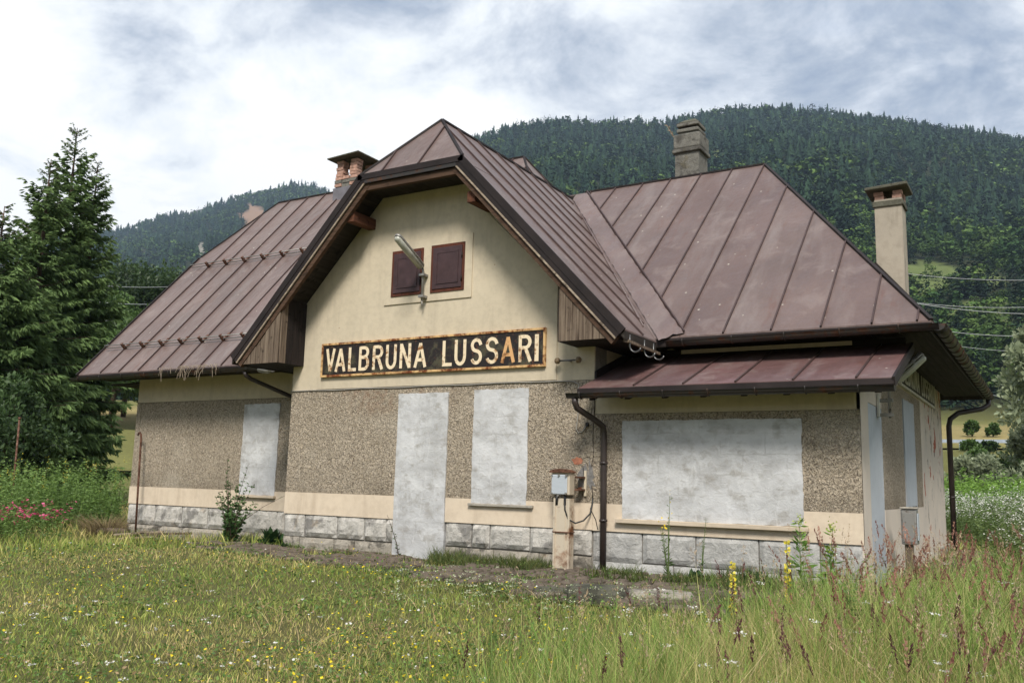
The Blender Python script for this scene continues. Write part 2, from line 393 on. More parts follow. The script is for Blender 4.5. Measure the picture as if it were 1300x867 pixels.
M_RUSTPOST = mat_rust('cream_paint_over_rust', (.62, .53, .41), (.32, .13, .05), .44, 2.2)
M_RUST = mat_rust('rusty_iron', (.16, .075, .045), (.11, .045, .025), .6, 10)
M_BOX = mat_rust('pale_blue_grey_box_paint', (.50, .54, .58), (.2, .08, .03), .22, 9)
M_CABLE = mat_plain('black_cable', (.02, .02, .02), .5, .2, 5, .0)
M_CABLEG = mat_plain('grey_cable', (.30, .28, .25), .6, .2, 5, .0)
M_CERAM = mat_plain('brown_insulator', (.20, .14, .08), .35, .3, 15, .001)
M_SILL = mat_plaster('sill_render', (.60, .50, .38), (.33, .27, .2))
M_SILLC = mat_plain('grey_concrete_sill', (.34, .31, .26), .9, .3, 12, .004)
def mat_signboard():
    t = NT('rusted_black_enamel'); a = t.noise(3.2, 8, .7, dist=.6); b = t.noise(18, 6, .7)
    c = t.mix(t.rng(a, .52, .6, 0, .75), (.017, .012, .011), (.085, .078, .045))
    c = t.mix(t.rng(b, .58, .66, 0, .8), c, (.13, .05, .022))
    return t.done(c, .5, t.bump(b, .003, .6), 0, .4)
M_SIGN = mat_signboard()
M_LETTER = mat_rust('cream_enamel_letters', (.80, .66, .46), (.42, .19, .06), .42, 7, 0)
M_LETTERR = mat_rust('rust_stained_cream_letter', (.66, .38, .17), (.36, .14, .04), .5, 6, 0)
M_SFRAME = mat_rust('rusty_cream_sign_frame', (.68, .44, .20), (.26, .075, .02), .56, 4.5, .1)
M_WSIGN = mat_plain('white_enamel', (.62, .60, .54), .45, .2, 8, .001)
M_GLASS = mat_plain('milky_lamp_cover', (.42, .42, .36), .2, .25, 6, .001, spec=.7)
# ================================================================== STATION BUILDING
H = empty('station_building', 'derelict cream railway station house with brown sheet metal roof and walled up openings', 'station building', (0, 0, 0))
KG = 1.055; GX = 2.7; GZ = 6.69                       # cross gable: slope, ridge x, ridge z
zg = lambda x, y=0: GZ-KG*abs(x-GX)
KL = 4.8/4.35; zl = lambda x, y: 3.05+KL*(y-.5)       # left wing front slope
KR = 3.8/4.35; zr = lambda x, y: 3.05+KR*(y-.5)       # right wing front slope
KH = 3.8/3.07; zh = lambda x, y: 3.05+(9.57-x)*KH     # right hip

def clip(poly, a, b, c):
    """keep a*x+b*y<=c"""
    out = []
    for i in range(len(poly)):
        p = poly[i]; q = poly[(i+1) % len(poly)]; dp = a*p[0]+b*p[1]-c; dq = a*q[0]+b*q[1]-c
        if dp <= 1e-9: out.append(p)
        if (dp < -1e-9 and dq > 1e-9) or (dp > 1e-9 and dq < -1e-9):
            s = dp/(dp-dq); out.append((p[0]+(q[0]-p[0])*s, p[1]+(q[1]-p[1])*s))
    return out
def slope(poly, z, axis, cuts, m, deck=True, seam_h=.032, mats=None, dz=0.0, deck_m=None, spoly=None):
    """lay one roof slope as separate sheets between standing seams"""
    i = 0 if axis == 'x' else 1
    lo = min(p[i] for p in poly); hi = max(p[i] for p in poly)
    cs = [lo]+[c for c in cuts if lo+.02 < c < hi-.02]+[hi]
    for k in range(len(cs)-1):
        A = (1, 0) if i == 0 else (0, 1)
        q = clip(clip(poly, -A[0], -A[1], -cs[k]-.002), A[0], A[1], cs[k+1]-.002)
        if len(q) < 3: continue
        mb = MB(); top = [(p[0], p[1], z(*p)+dz) for p in q]
        mb.prism([(p[0], p[1], p[2]-.022) for p in top], (0, 0, .022))
        mb.build('roof_panel', (mats(cs[k]) if mats else m), H)
        if k > 0:
            c = cs[k]
            sgl = [p for p in clip(clip(spoly or poly, -A[0], -A[1], -c+.0005), A[0], A[1], c+.0005)]
            if len(sgl) < 2: continue
            j = 1-i; a = min(sgl, key=lambda p: p[j]); b = max(sgl, key=lambda p: p[j])
            if abs(a[j]-b[j]) < .06: continue
            jit = rnd.uniform(-.012, .012)
            a = list(a); b = list(b); a[i] = c; b[i] = c+jit
            e1 = Vector((*a, z(*a)+dz)); e2 = Vector((*b, z(*b)+dz))
            sx = Vector((1, 0, 0)) if i == 0 else Vector((0, 1, 0)); nor = (e2-e1).normalized().cross(sx)
            if nor.z < 0: nor = -nor
            MB().beam(e1+nor*(seam_h/2-.006), e2+nor*(seam_h/2-.006), .02, seam_h, up=nor).build('standing_seam', M_SEAM, H)
    if deck:
        MB().prism([(p[0], p[1], z(*p)+dz-.13) for p in poly], (0, 0, .10)).build('roof_deck', deck_m or M_DECK, H)

# --- slopes
seamL = [-5.87, -5.28, -4.68, -4.09, -3.5, -2.9, -2.32, -1.78, -1.2]
slope([(-6.6, .5), (2.1, .5), (2.1, 4.05), (1.44, 4.85), (-5.7, 4.85), (-6.6, 3.35)], zl, 'x', seamL+[-.6, 0, .6, 1.2, 1.7], M_ROOF, mats=lambda c: M_ROOF_OLD if c > -3.0 else M_ROOF)
zlb = lambda x, y: zl(x, 9.7-y)
slope([(-6.6, 9.2), (-6.6, 6.35), (-5.7, 4.85), (1.44, 4.85), (2.1, 5.65), (2.1, 9.2)], zlb, 'x', [-5.87+.6*k for k in range(14)], M_ROOF)
KE = (zl(0, 4.85)-zl(0, 3.35))/.9
slope([(-6.6, 3.35), (-5.7, 4.85), (-6.6, 6.35)], lambda x, y: zl(0, 3.35)+(x+6.6)*KE, 'y', [4.25, 4.85, 5.45], M_ROOF)
KE2 = (zl(0, 4.85)-zl(0, 4.05))/.66
slope([(2.1, 4.05), (2.1, 5.65), (1.44, 4.85)], lambda x, y: zl(0, 4.05)+(2.1-x)*KE2, 'y', [4.55, 5.15], M_ROOF)
# cross gable
va, vb, vc = -KG, -KR, 0
def valley_c(x, y): return zr(x, y)-zg(x)              # <=0 on the gable side
# gable side: zr - zg <= 0  ->  KR*y + KG*x <= GZ + KG*GX - 3.05 + KR*.5
VC = GZ+KG*GX-3.05+KR*.5
gy = [-.02+.6*k for k in range(9)]
slope(clip([(GX, .17), (3.65, -.6), (6.2, -.6), (6.2, 4.6), (GX, 4.6)], KG, KR, VC), zg, 'y', gy, M_ROOF, spoly=clip([(GX, .17), (3.65, -.6), (6.2, -.6), (6.2, 4.6), (GX, 4.6)], KG, KR, VC-.14))
slope([(GX, .17), (GX, 4.6), (-.8, 4.6), (-.8, -.6), (1.75, -.6)], zg, 'y', gy, M_ROOF)
KF = 1.0/.77
slope([(1.75, -.6), (3.65, -.6), (GX, .17)], lambda x, y: 5.688+(y+.6)*KF, 'x', [2.18, 2.86], M_ROOF)
# right wing
seamR = [3.05, 3.58, 4.15, 4.73, 5.32, 5.92, 6.5, 7.1, 7.72, 8.33, 8.92, 9.42]
slope(clip([(GX, 4.85), (6.5, 4.85), (9.57, .5), (GX, .5)], -KG, -KR, -VC), zr, 'x', seamR, M_ROOF, spoly=clip([(GX, 4.85), (6.5, 4.85), (9.57, .5), (GX, .5)], -KG, -KR, -VC-.4))
slope([(6.5, 4.85), (9.57, .5), (9.57, 9.2)], zh, 'y', [1.1+.6*k for k in range(14)], M_ROOF)
slope([(2.1, 4.85), (2.1, 9.2), (9.57, 9.2), (6.5, 4.85)], lambda x, y: zr(x, 9.7-y), 'x', seamR, M_ROOF)
# canopy over the front bay
KC = .36; zc = lambda x, y: 2.29+KC*(y+.5)
slope([(5.52, -.5), (9.28, -.5), (9.28, 1.2), (5.52, 1.2)], zc, 'x', [6.28, 6.92, 7.56, 8.22, 8.9], M_CANOPY, deck=False, seam_h=.028)
MB().prism([(5.54, -.46, 2.19), (9.26, -.46, 2.19), (9.26, 1.2, 2.79), (5.54, 1.2, 2.79)], (0, 0, .06)).build('canopy_deck', M_DECK, H)

# ridge and hip caps
def cap(a, b, w=.12, m=M_TRIM, name='ridge_cap', up=.012, h=.03):
    MB().beam(Vector(a)+Vector((0, 0, up)), Vector(b)+Vector((0, 0, up)), w, h).build(name, m, H)
cap((-5.7, 4.85, zl(0, 4.85)), (1.44, 4.85, zl(0, 4.85)), .05)
cap((GX, .17, GZ), (GX, 4.7, GZ), .05)
cap((GX, .17, GZ), (1.75, -.6, 5.69), .04); cap((GX, .17, GZ), (3.65, -.6, 5.69), .04)
cap((2.9, 4.85, 6.85), (6.5, 4.85, 6.85), .05)
cap((6.5, 4.85, 6.85), (9.57, .5, 3.05), .05); cap((6.5, 4.85, 6.85), (9.57, 9.2, 3.05), .05)
cap((-5.7, 4.85, zl(0, 4.85)), (-6.6, 3.35, zl(0, 3.35)), .05); cap((1.44, 4.85, zl(0, 4.85)), (2.1, 4.05, zl(0, 4.05)), .04)
cap((1.44, 4.85, zl(0, 4.85)), (2.1, 5.65, zl(0, 4.05)), .04)
# valley flashing: crumpled sheet on the right wing slope, two lengths
def lerp3(a, b, t): return tuple(a[k]+(b[k]-a[k])*t for k in range(3))
A1 = (2.74, 4.62, zr(0, 4.62)+.035); A2 = (6.24, .42, 2.99); B1 = (2.96, 4.80, zr(0, 4.80)+.03); B2 = (6.56, .52, 3.09)
for (t0, t1) in ((0, .63), (.625, 1.0)):
    n = 46; vs = []; w = 7
    for i in range(n+1):
        t = t0+(t1-t0)*i/n; a = lerp3(A1, A2, t); b = lerp3(B1, B2, t)
        for k in range(w+1):
            p = lerp3(a, b, k/w); crum = .034*noise.noise(Vector((p[0]*7, p[1]*7, k*.9)))+.014*math.sin(k/w*math.pi)
            vs.append((p[0], p[1], p[2]+crum+(.012 if t0 else 0)))
    fs = [(i*(w+1)+k, (i+1)*(w+1)+k, (i+1)*(w+1)+k+1, i*(w+1)+k+1) for i in range(n) for k in range(w)]
    MB().add(vs, [tuple(reversed(f)) for f in fs], True).build('valley_flashing', M_FLASH, H)
MB().beam(Vector(B1)+Vector((0, 0, .02)), Vector(B2)+Vector((0, 0, .02)), .02, .05).build('valley_seam', M_SEAM, H)
for d in (.13,):
    MB().beam((3.0-d, 4.0, zg(3.0-d)+.02) if False else (3.24, 4.62-.53-.12, zg(3.24)+.015), (6.02, .42, zg(6.02)+.015), .015, .03).build('valley_seam', M_FLASH, H)

# --- gable rake trim (built for both sides)
def rake(p, q, sgn):
    p = Vector(p); q = Vector(q); d = (q-p).normalized(); nrm = Vector((0, 0, 1))-d*d.z; nrm.normalize()
    o = lambda a, y: Vector((0, y, 0))-nrm*a
    MB().beam(p+o(.035, -.014), q+o(.035, -.014), .028, .10, up=nrm, ext=.01).build('rake_trim', M_TRIM, H)
    MB().beam(p+o(.115, -.004), q+o(.115, -.004), .03, .075, up=nrm).build('rake_trim', M_TRIM, H)
    MB().beam(p+o(.165, -.006), q+o(.165, -.006), .024, .028, up=nrm).build('rake_batten', M_RAW, H)
    MB().beam(p+o(.20, .05), q+o(.20, .05), .07, .12, up=nrm).build('barge_board', M_BARGE, H)
rake((-.8, -.6, 3.0), (1.75, -.6, 5.69), 1); rake((6.2, -.6, 3.0), (3.65, -.6, 5.69), -1)
MB().beam((1.72, -.614, 5.65), (3.68, -.614, 5.65), .028, .09).build('eave_trim', M_TRIM, H)
MB().beam((1.74, -.604, 5.575), (3.66, -.604, 5.575), .03, .06).build('eave_trim', M_GUTTER, H)
MB().box(1.62, 3.78, -.58, -.5, 5.44, 5.54).build('eave_board', M_BARGE, H)
MB().box(1.6, 3.8, -.5, .02, 5.50, 5.535).build('eave_soffit', M_DECK, H)
# left wing gable-end rakes
for (p, q) in (((-6.6, .5, 3.05), (-6.6, 3.35, zl(0, 3.35))), ((-6.6, 9.2, 3.05), (-6.6, 6.35, zl(0, 3.35))), ((-6.6, 3.35, zl(0, 3.35)), (-6.6, 6.35, zl(0, 3.35)))):
    MB().beam(Vector(p)+Vector((-.015, 0, -.05)), Vector(q)+Vector((-.015, 0, -.05)), .03, .14, up=(1, 0, 0) if False else (0, 0, 1)).build('rake_trim', M_TRIM, H)

# purlin ends under the gable overhang
for x in (1.53, 3.78):
    MB().box(x-.07, x+.07, -.53, .1, 5.0, 5.17).build('purlin', M_BEAM, H, bevel=.008)
# boxed-in eave corners
def plank_box(xs, z0, side, xin):
    for k in range(len(xs)-1):
        a, b = xs[k]+.004, xs[k+1]-.004; f = lambda x: zg(x)-.20
        za, zb = max(f(a), z0+.01), max(f(b), z0+.01); yo = rnd.uniform(-.006, .006)
        MB().prism([(a, -.57+yo, z0), (b, -.57+yo, z0), (b, -.57+yo, zb), (a, -.57+yo, za)], (0, .022, 0)).build('plank', M_PLANK, H)
    # inner cheek boards and floor
    ys = [-.55, -.42, -.28, -.14, 0]
    for k in range(4):
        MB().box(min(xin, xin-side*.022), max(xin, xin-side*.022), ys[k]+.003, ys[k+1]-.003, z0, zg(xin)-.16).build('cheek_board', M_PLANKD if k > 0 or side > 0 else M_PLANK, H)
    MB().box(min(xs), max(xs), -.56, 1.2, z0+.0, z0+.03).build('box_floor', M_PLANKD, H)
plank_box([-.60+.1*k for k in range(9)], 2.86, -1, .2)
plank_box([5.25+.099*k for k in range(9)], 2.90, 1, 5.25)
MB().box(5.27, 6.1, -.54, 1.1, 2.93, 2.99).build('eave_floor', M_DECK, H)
# broken fascia board under the right gable eave, with gutter hooks left hanging
MB().prism([(6.16, -.56, 3.0), (6.16, -.56, 2.84), (6.16, -.1, 2.85), (6.16, .02, 2.80), (6.16, .1, 2.88), (6.16, .42, 2.86), (6.16, .42, 3.0)], (.03, 0, 0)).build('broken_fascia', M_PLANK, H)
MB().beam((6.2, -.5, 2.86), (6.22, .5, 2.83), .03, .035).build('loose_batten', M_PLANK, H)
for (y, s) in ((-.44, 1), (.03, 1.05), (.34, .95)):
    pts = [(6.2, y, 2.95), (6.2, y, 2.80)]+[(6.2+.075*(1-math.cos(a)), y+.01, 2.80-.075*math.sin(a)*s) for a in [math.pi*k/9 for k in range(1, 9)]]
    MB().tube(pts, .011, 6).build('gutter_hook', M_GALV, H)

# --- walls (cores)
def wall(name, poly, vec, m): return MB().prism(poly, vec).build(name, m, H)
gw_top = [(5.5, 3.58), (3.78, 5.39), (1.62, 5.39), (0, 3.68)]
gw_top = [(5.5, zg(5.5)-.15), (3.62, 5.56), (1.78, 5.56), (0, zg(0)-.15)]
wall('gable_wall', [(0, .03, -.4), (5.5, .03, -.4)]+[(x, .03, z) for x, z in gw_top], (0, .35, 0), M_MORTAR)
wall('gable_side_wall', [(5.12, .38, -.4), (5.5, .38, -.4), (5.5, .38, 3.5), (5.12, .38, 3.5)], (0, .82, 0), M_CREAM)
wall('gable_side_wall', [(0, .38, -.4), (.35, .38, -.4), (.35, .38, 3.5), (0, .38, 3.5)], (0, .82, 0), M_CREAM)
wall('left_wing_wall', [(-5.55, 1.23, -.4), (-5.55, 8.5, -.4), (-5.55, 8.5, 3.3), (-5.55, 6.2, 5.9), (-5.55, 3.5, 5.9), (-5.55, 1.23, 2.98)], (6.0, 0, 0), M_MORTAR)
wall('rear_wall', [(.45, 8.1, -.4), (8.8, 8.1, -.4), (8.8, 8.1, 3.0), (.45, 8.1, 3.0)], (0, .4, 0), M_CREAM)
wall('right_wing_wall', [(5.5, 1.2, -.4), (8.81, 1.2, -.4), (8.81, 1.2, 3.0), (5.5, 1.2, 3.0)], (0, 6.9, 0), M_CREAM)
wall('upper_gable_wall', [(1.6, 2, 3), (1.6, 7.7, 3), (1.6, 6, zl(0, 4.05)-.1), (1.6, 4.0, zl(0, 4.05)-.1)], (.3, 0, 0), M_CREAM)
wall('bay_wall', [(5.503, .03, -.4), (5.503, 1.2, -.4), (5.503, 1.2, 2.78), (5.503, .03, 2.36)], (3.31, 0, 0), M_MORTAR)

# --- render coats on the front
def slab(name, poly2, y0, y1, m, label=None, axis='y'):
    """poly2 in (x,z) [axis y] or (y,z) [axis x]; y1 is the visible face"""
    if axis == 'y': P = [(a, y0, b) for a, b in poly2]; v = (0, y1-y0, 0)
    else: P = [(y0, a, b) for a, b in poly2]; v = (y1-y0, 0, 0)
    return MB().prism(P, v).build(name, m, H, label=label)
def rag(x0, x1, z0, z1, j=.012, n=16, k=8):
    """rectangle with ragged edges"""
    r = rnd.uniform; P = []
    for i in range(n): P.append((x0+(x1-x0)*i/n+r(-j, j)*.4, z0+(r(-j, j) if i else 0)))
    for i in range(n): P.append((x1+(r(-j, j) if i else 0), z0+(z1-z0)*i/n))
    for i in range(n): P.append((x1-(x1-x0)*i/n, z1+(r(-j, j) if i else 0)))
    for i in range(n): P.append((x0+(r(-j, j) if i else 0), z1-(z1-z0)*i/n))
    return P
# gable: cream upper coat in three pieces around a slightly raised inner field
up = [(x, z-.002) for x, z in gw_top]
slab('cream_render', [(0, 2.455), (5.5, 2.455)]+up, .03, 0.0, M_CREAM)
inner = [(.53, 2.47), (4.93, 2.47), (4.93, 3.81), (3.46, 5.27), (1.93, 5.31), (.53, 3.66)]
slab('cream_field', inner, -.001, -.015, M_CREAM)
slab('window_surround', [(1.87, 3.74), (3.50, 3.74), (3.50, 4.71), (1.87, 4.71)], -.014, -.034, M_CREAM)
slab('pebbledash', [(0, .835), (5.5, .835), (5.5, 2.45), (0, 2.45)], .03, -.006, M_PEBBLE)
slab('beige_band', [(0, .492), (2.235, .49), (2.235, .832), (0, .832)], .03, -.016, M_BEIGE)
slab('beige_band', [(3.16, .49), (5.5, .49), (5.5, .832), (3.16, .832)], .03, -.016, M_BEIGE)
slab('walled_up_door', rag(2.235, 3.155, -.08, 2.35, .006), .03, -.026, M_FILL, 'doorway closed with rough grey mortar down to the ground')
slab('walled_up_window', rag(3.60, 4.50, .77, 2.37, .008), .02, -.020, M_FILL)
MB().box(3.575, 4.62, -.065, .02, .735, .772).build('window_sill', M_SILLC, H, bevel=.006)
# left wing front
slab('cream_render', [(-5.55, 2.50), (0, 2.50), (0, 3.0), (-5.55, 3.0)], 1.23, 1.20, M_CREAM)
slab('pebbledash', [(-5.42, .80), (-.01, .80), (-.01, 2.49), (-5.42, 2.49)], 1.23, 1.196, M_PEBBLE)
slab('corner_strip', [(-5.55, .80), (-5.424, .80), (-5.424, 2.49), (-5.55, 2.49)], 1.23, 1.192, M_PEBBLE)
slab('beige_band', [(-5.56, .455), (-.02, .455), (-.02, .797), (-5.56, .797)], 1.23, 1.185, M_BEIGE)
slab('walled_up_window', rag(-2.38, -1.46, .72, 2.40, .010), 1.22, 1.180, M_FILL)
MB().box(-2.42, -1.42, 1.12, 1.22, .675, .718).build('window_sill', M_SILL, H, bevel=.005)
# bay front
slab('cream_render', [(5.502, 1.995), (8.84, 1.995), (8.84, 2.40), (5.502, 2.40)], .03, 0.0, M_CREAM)
slab('pebbledash', [(5.502, .835), (8.84, .835), (8.84, 1.99), (5.502, 1.99)], .028, -.007, M_PEBBLE)
slab('beige_band', [(5.502, .485), (8.84, .485), (8.84, .832), (5.502, .832)], .028, -.014, M_BEIGE)
slab('walled_up_wide_window', rag(5.92, 8.19, .655, 1.90, .008, 24), .02, -.022, M_FILL, 'wide window closed with brush marked grey mortar')
MB().box(5.85, 8.25, -.085, .02, .60, .652).build('window_sill', M_SILL, H, bevel=.006)

# --- base course stones, each a block of its own
def stone(x0, x1, z0, z1, y, m, rough=.026, axis='y', proud=.036, round_=.014, res=(7, 5)):
    nx, nz = res; vs = []; sd = rnd.random()*90
    for j in range(nz+1):
        for i in range(nx+1):
            u, v = i/nx, j/nz; x = x0+(x1-x0)*u; z = z0+(z1-z0)*v
            e = min(min(u, 1-u)*(x1-x0), min(v, 1-v)*(z1-z0))
            d = proud*min(1, (e/round_)**.5 if e > 0 else 0) if e < round_ else proud
            d += rough*noise.noise(Vector((x*6+sd, z*6, y)))*(1 if e > .001 else .2)+rough*.6*noise.noise(Vector((x*17+sd, z*17, 3)))*(1 if e > .001 else 0)
            if e < .001: d = 0; x += .006*noise.noise(Vector((x*9, z*9, sd))); z += .006*noise.noise(Vector((z*9, x*9, sd)))
            vs.append((x, y-d, z) if axis == 'y' else (y+d, x, z))
    fs = [(j*(nx+1)+i, j*(nx+1)+i+1, (j+1)*(nx+1)+i+1, (j+1)*(nx+1)+i) for j in range(nz) for i in range(nx)]
    # rim going back into the wall
    rim = [i for i in range(nx+1)]+[(j)*(nx+1)+nx for j in range(1, nz+1)]+[nz*(nx+1)+i for i in range(nx-1, -1, -1)]+[j*(nx+1) for j in range(nz-1, 0, -1)]
    o = len(vs); back = []
    for k in rim: p = vs[k]; back.append((p[0], p[1]+.03, p[2]) if axis == 'y' else (p[0]-.03, p[1], p[2]))
    n = len(rim); vs += back; fs += [(rim[(k+1) % n], rim[k], o+k, o+(k+1) % n) for k in range(n)]
    if axis == 'x': pass
    MB().add(vs, fs, False).build('stone', m, H)
def course(xs, z0, z1, y, m, g=.008, **k):
    for a, b in zip(xs[:-1], xs[1:]):
        dz = rnd.uniform(-.012, .012)
        stone(a+g, b-g, z0+dz, z1, y, m, **k)
course([0, .45, 1.13, 1.67, 2.10, 2.23], .155, .487, .006, M_STONE)
course([-.0, .36, 1.08, 1.49, 2.22], -.22, .135, .0, M_STONELOW, rough=.03)
course([3.17, 3.62, 3.92, 4.56, 5.03, 5.49], .165, .487, .006, M_STONE)
course([3.17, 3.98, 4.7, 5.49], -.22, .145, .012, M_STONELOW, rough=.035)
course([-5.57, -5.22, -4.73, -3.93, -3.2, -2.34, -1.37, -1.19, -.6, -.02], .06, .452, 1.208, M_STONE, res=(8, 5))
course([-5.57, -4.6, -3.7, -2.6, -1.5, -.5, -.02], -.25, .045, 1.205, M_STONELOW, rough=.03)
course([5.5, 6.19, 6.89, 7.66, 8.36, 8.85], .115, .482, .012, M_STONE2, rough=.012, res=(10, 6), proud=.026, round_=.010)
course([5.5, 6.6, 7.9, 8.85], -.25, .103, .018, M_STONE2, rough=.014, res=(12, 5), proud=.026, round_=.010)

# --- side wall (faces right)
SX = 8.84
def sslab(name, p, x1, m, label=None, x0=8.805): return slab(name, p, x0, x1, m, label, 'x')
top = lambda y: min(3.0, 2.38+.36*y)
M_PEEL = None
def mat_peel():
    t = NT('peeling_pale_render')
    a = t.noise(1.3, 6, .6); b = t.noise(5.0, 7, .65, t.mapping((1, 1, .55)), .3)
    c = t.mix(t.rng(a, .3, .7), (.66, .57, .47), (.54, .48, .41))
    sep = t.N.new('ShaderNodeSeparateXYZ'); t.L.new(t.co, sep.inputs[0])
    reg = t.math('MULTIPLY', t.rng(sep.outputs[1], 5.2, 6.2), t.rng(sep.outputs[2], .5, 1.9, .35, 1))
    gm = t.rng(t.math('ADD', b, t.math('MULTIPLY', reg, .10)), .655, .67)
    rm = t.rng(t.math('ADD', t.noise(2.2, 7, .62, t.mapping((1, 1, .8), (3, 7, 1)), .3), t.math('MULTIPLY', reg, .10)), .69, .70)
    c = t.mix(gm, c, (.27, .23, .19)); c = t.mix(rm, c, (.36, .10, .055))
    n = t.bump(t.math('ADD', gm, rm), .012, -.8); n = t.bump(t.noise(40, 4), .004, .6, n)
    return t.done(c, .9, n, 0, .2)
M_PEEL = mat_peel()
sslab('beige_render', [(0, -.3), (.52, -.3), (.52, top(.52)), (0, top(0))], SX, M_PEEL)
sslab('walled_up_doorway', rag(.52, 1.50, -.3, 2.12, .006), SX-.006, M_FILLB, 'side doorway closed with bluish grey mortar')
sslab('beige_render', [(.52, 2.122), (1.5, 2.122), (1.5, top(1.5)-.2), (.52, top(.52))], SX, M_PEEL)
sslab('beige_render', [(1.502, -.3), (5.32, -.3), (5.32, .85), (1.502, .85)], SX, M_PEEL)
sslab('pebbledash', [(1.502, .853), (5.32, .853), (5.32, 2.56), (1.502, 2.56)], SX-.004, M_PEBBLE)
sslab('beige_render', [(1.502, 2.562), (5.32, 2.562), (5.32, 3.02), (1.502, 2.9)], SX, M_PEEL)
sslab('beige_render', [(5.322, -.3), (8.5, -.3), (8.5, 3.02), (5.322, 3.02)], SX, M_PEEL)
slab('walled_up_side_window', rag(3.35, 4.45, .87, 2.42, .01), SX-.01, SX+.014, M_FILLB, axis='x')
MB().box(SX, SX+.05, 7.0, 8.55, -.3, .14).build('base_kerb', M_SILLC, H, bevel=.02)

# soffits
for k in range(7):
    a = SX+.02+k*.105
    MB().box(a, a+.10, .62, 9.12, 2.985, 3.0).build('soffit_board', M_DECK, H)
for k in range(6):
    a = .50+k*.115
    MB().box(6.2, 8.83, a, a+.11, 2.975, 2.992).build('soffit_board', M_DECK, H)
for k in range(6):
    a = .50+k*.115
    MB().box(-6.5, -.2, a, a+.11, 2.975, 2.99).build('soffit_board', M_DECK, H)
MB().box(6.15, 9.56, .495, .525, 2.93, 3.03).build('eave_fascia', M_TRIM, H)
MB().box(9.545, 9.575, .53, 9.2, 2.93, 3.03).build('eave_fascia', M_TRIM, H)
MB().box(-6.58, -.75, .495, .525, 2.92, 3.02).build('eave_fascia', M_TRIM, H)
MB().box(-6.57, -5.56, 1.25, 8.4, 2.9, 2.93).build('rake_soffit', M_DECK, H)
# dark upstand where canopy meets the gable flank and main wall
MB().prism([(5.51, -.02, 2.44), (5.51, 1.18, 2.90), (5.51, 1.18, 3.0), (5.51, -.02, 2.56)], (.03, 0, 0)).build('canopy_upstand', M_TRIM, H)
MB().box(5.55, 9.2, 1.165, 1.195, 2.86, 2.975).build('canopy_upstand', M_TRIM, H)
MB().box(6.35, 8.6, .98, 1.0, 2.885, 2.94).build('canopy_ledge', M_CREAM, H)
MB().beam((9.28, -.5, 2.24), (9.28, 1.2, 2.855), .03, .11).build('canopy_verge', M_TRIM, H)
MB().box(5.5, 9.28, -.505, -.485, 2.215, 2.28).build('canopy_fascia', M_TRIM, H)
for k in range(8):
    x = 5.68+k*.49
    MB().beam((x, -.45, 2.175), (x, .02, 2.345), .07, .09).build('canopy_rafter', M_PLANKD, H)

# gutters and downpipes
def gutter_run(a, b, name='gutter', brk=.62, r=.065, m=M_GUTTER):
    g = MB().gutter(a, b, r).build(name, m, H)
    a = Vector(a); b = Vector(b); n = max(2, int((b-a).length/brk)); d = (b-a).normalized(); sd = d.cross(Vector((0, 0, 1)))
    for i in range(n):
        c = a.lerp(b, (i+.35)/n)
        pts = [c+sd*math.cos(t)*(r+.006)+Vector((0, 0, math.sin(t)*(r+.006))) for t in [math.pi+math.pi*k/8 for k in range(9)]]
        MB().tube([pts[0]+Vector((0, 0, .02))]+pts+[pts[-1]+Vector((0, 0, .02))], .008, 5).build('gutter_bracket', M_GUTTER, g)
    return g
gutter_run((6.36, .425, 2.97), (9.66, .425, 2.985))
gutter_run((9.65, .40, 2.985), (9.65, 9.25, 2.975), brk=.42, r=.075)
gutter_run((-6.66, .425, 2.96), (-1.05, .425, 2.975), brk=.7)
gutter_run((5.40, -.575, 2.205), (9.30, -.575, 2.185), brk=.52, r=.058)
def downpipe(pts, r=.042, clips=()):
    d = MB().tube(pts, r, 10).build('downpipe', M_PIPE, H)
    for c in clips: MB().tube([(c[0], c[1], c[2]-.015), (c[0], c[1], c[2]+.015)], r+.012, 10).build('pipe_clip', M_PIPE, d)
downpipe([(5.50, -.56, 2.16), (5.50, -.56, 2.10), (5.51, -.52, 2.03), (5.62, -.22, 1.90), (5.68, -.10, 1.82), (5.685, -.085, 1.70), (5.69, -.085, 1.0), (5.69, -.085, -.12)], clips=((5.69, -.085, .62), (5.688, -.085, 1.35)))
downpipe([(-1.62, .44, 2.90), (-1.62, .46, 2.84), (-1.58, .56, 2.78), (-1.1, 1.1, 2.50), (-1.0, 1.13, 2.4), (-1.0, 1.13, 0)], .038)
downpipe([(9.64, 9.12, 2.93), (9.63, 9.12, 2.80), (9.52, 9.02, 2.72), (9.12, 8.72, 2.62), (8.99, 8.62, 2.50), (8.96, 8.60, 2.36), (8.96, 8.60, .0)], .05, clips=((8.96, 8.6, 1.0),))
# valley gutter stub and dry weeds at the left corner
MB().tube([(-1.25, .43, 2.93), (-1.05, .43, 2.9), (-.9, .40, 2.92)], .06, 8).build('gutter_elbow', M_STEEL, H)

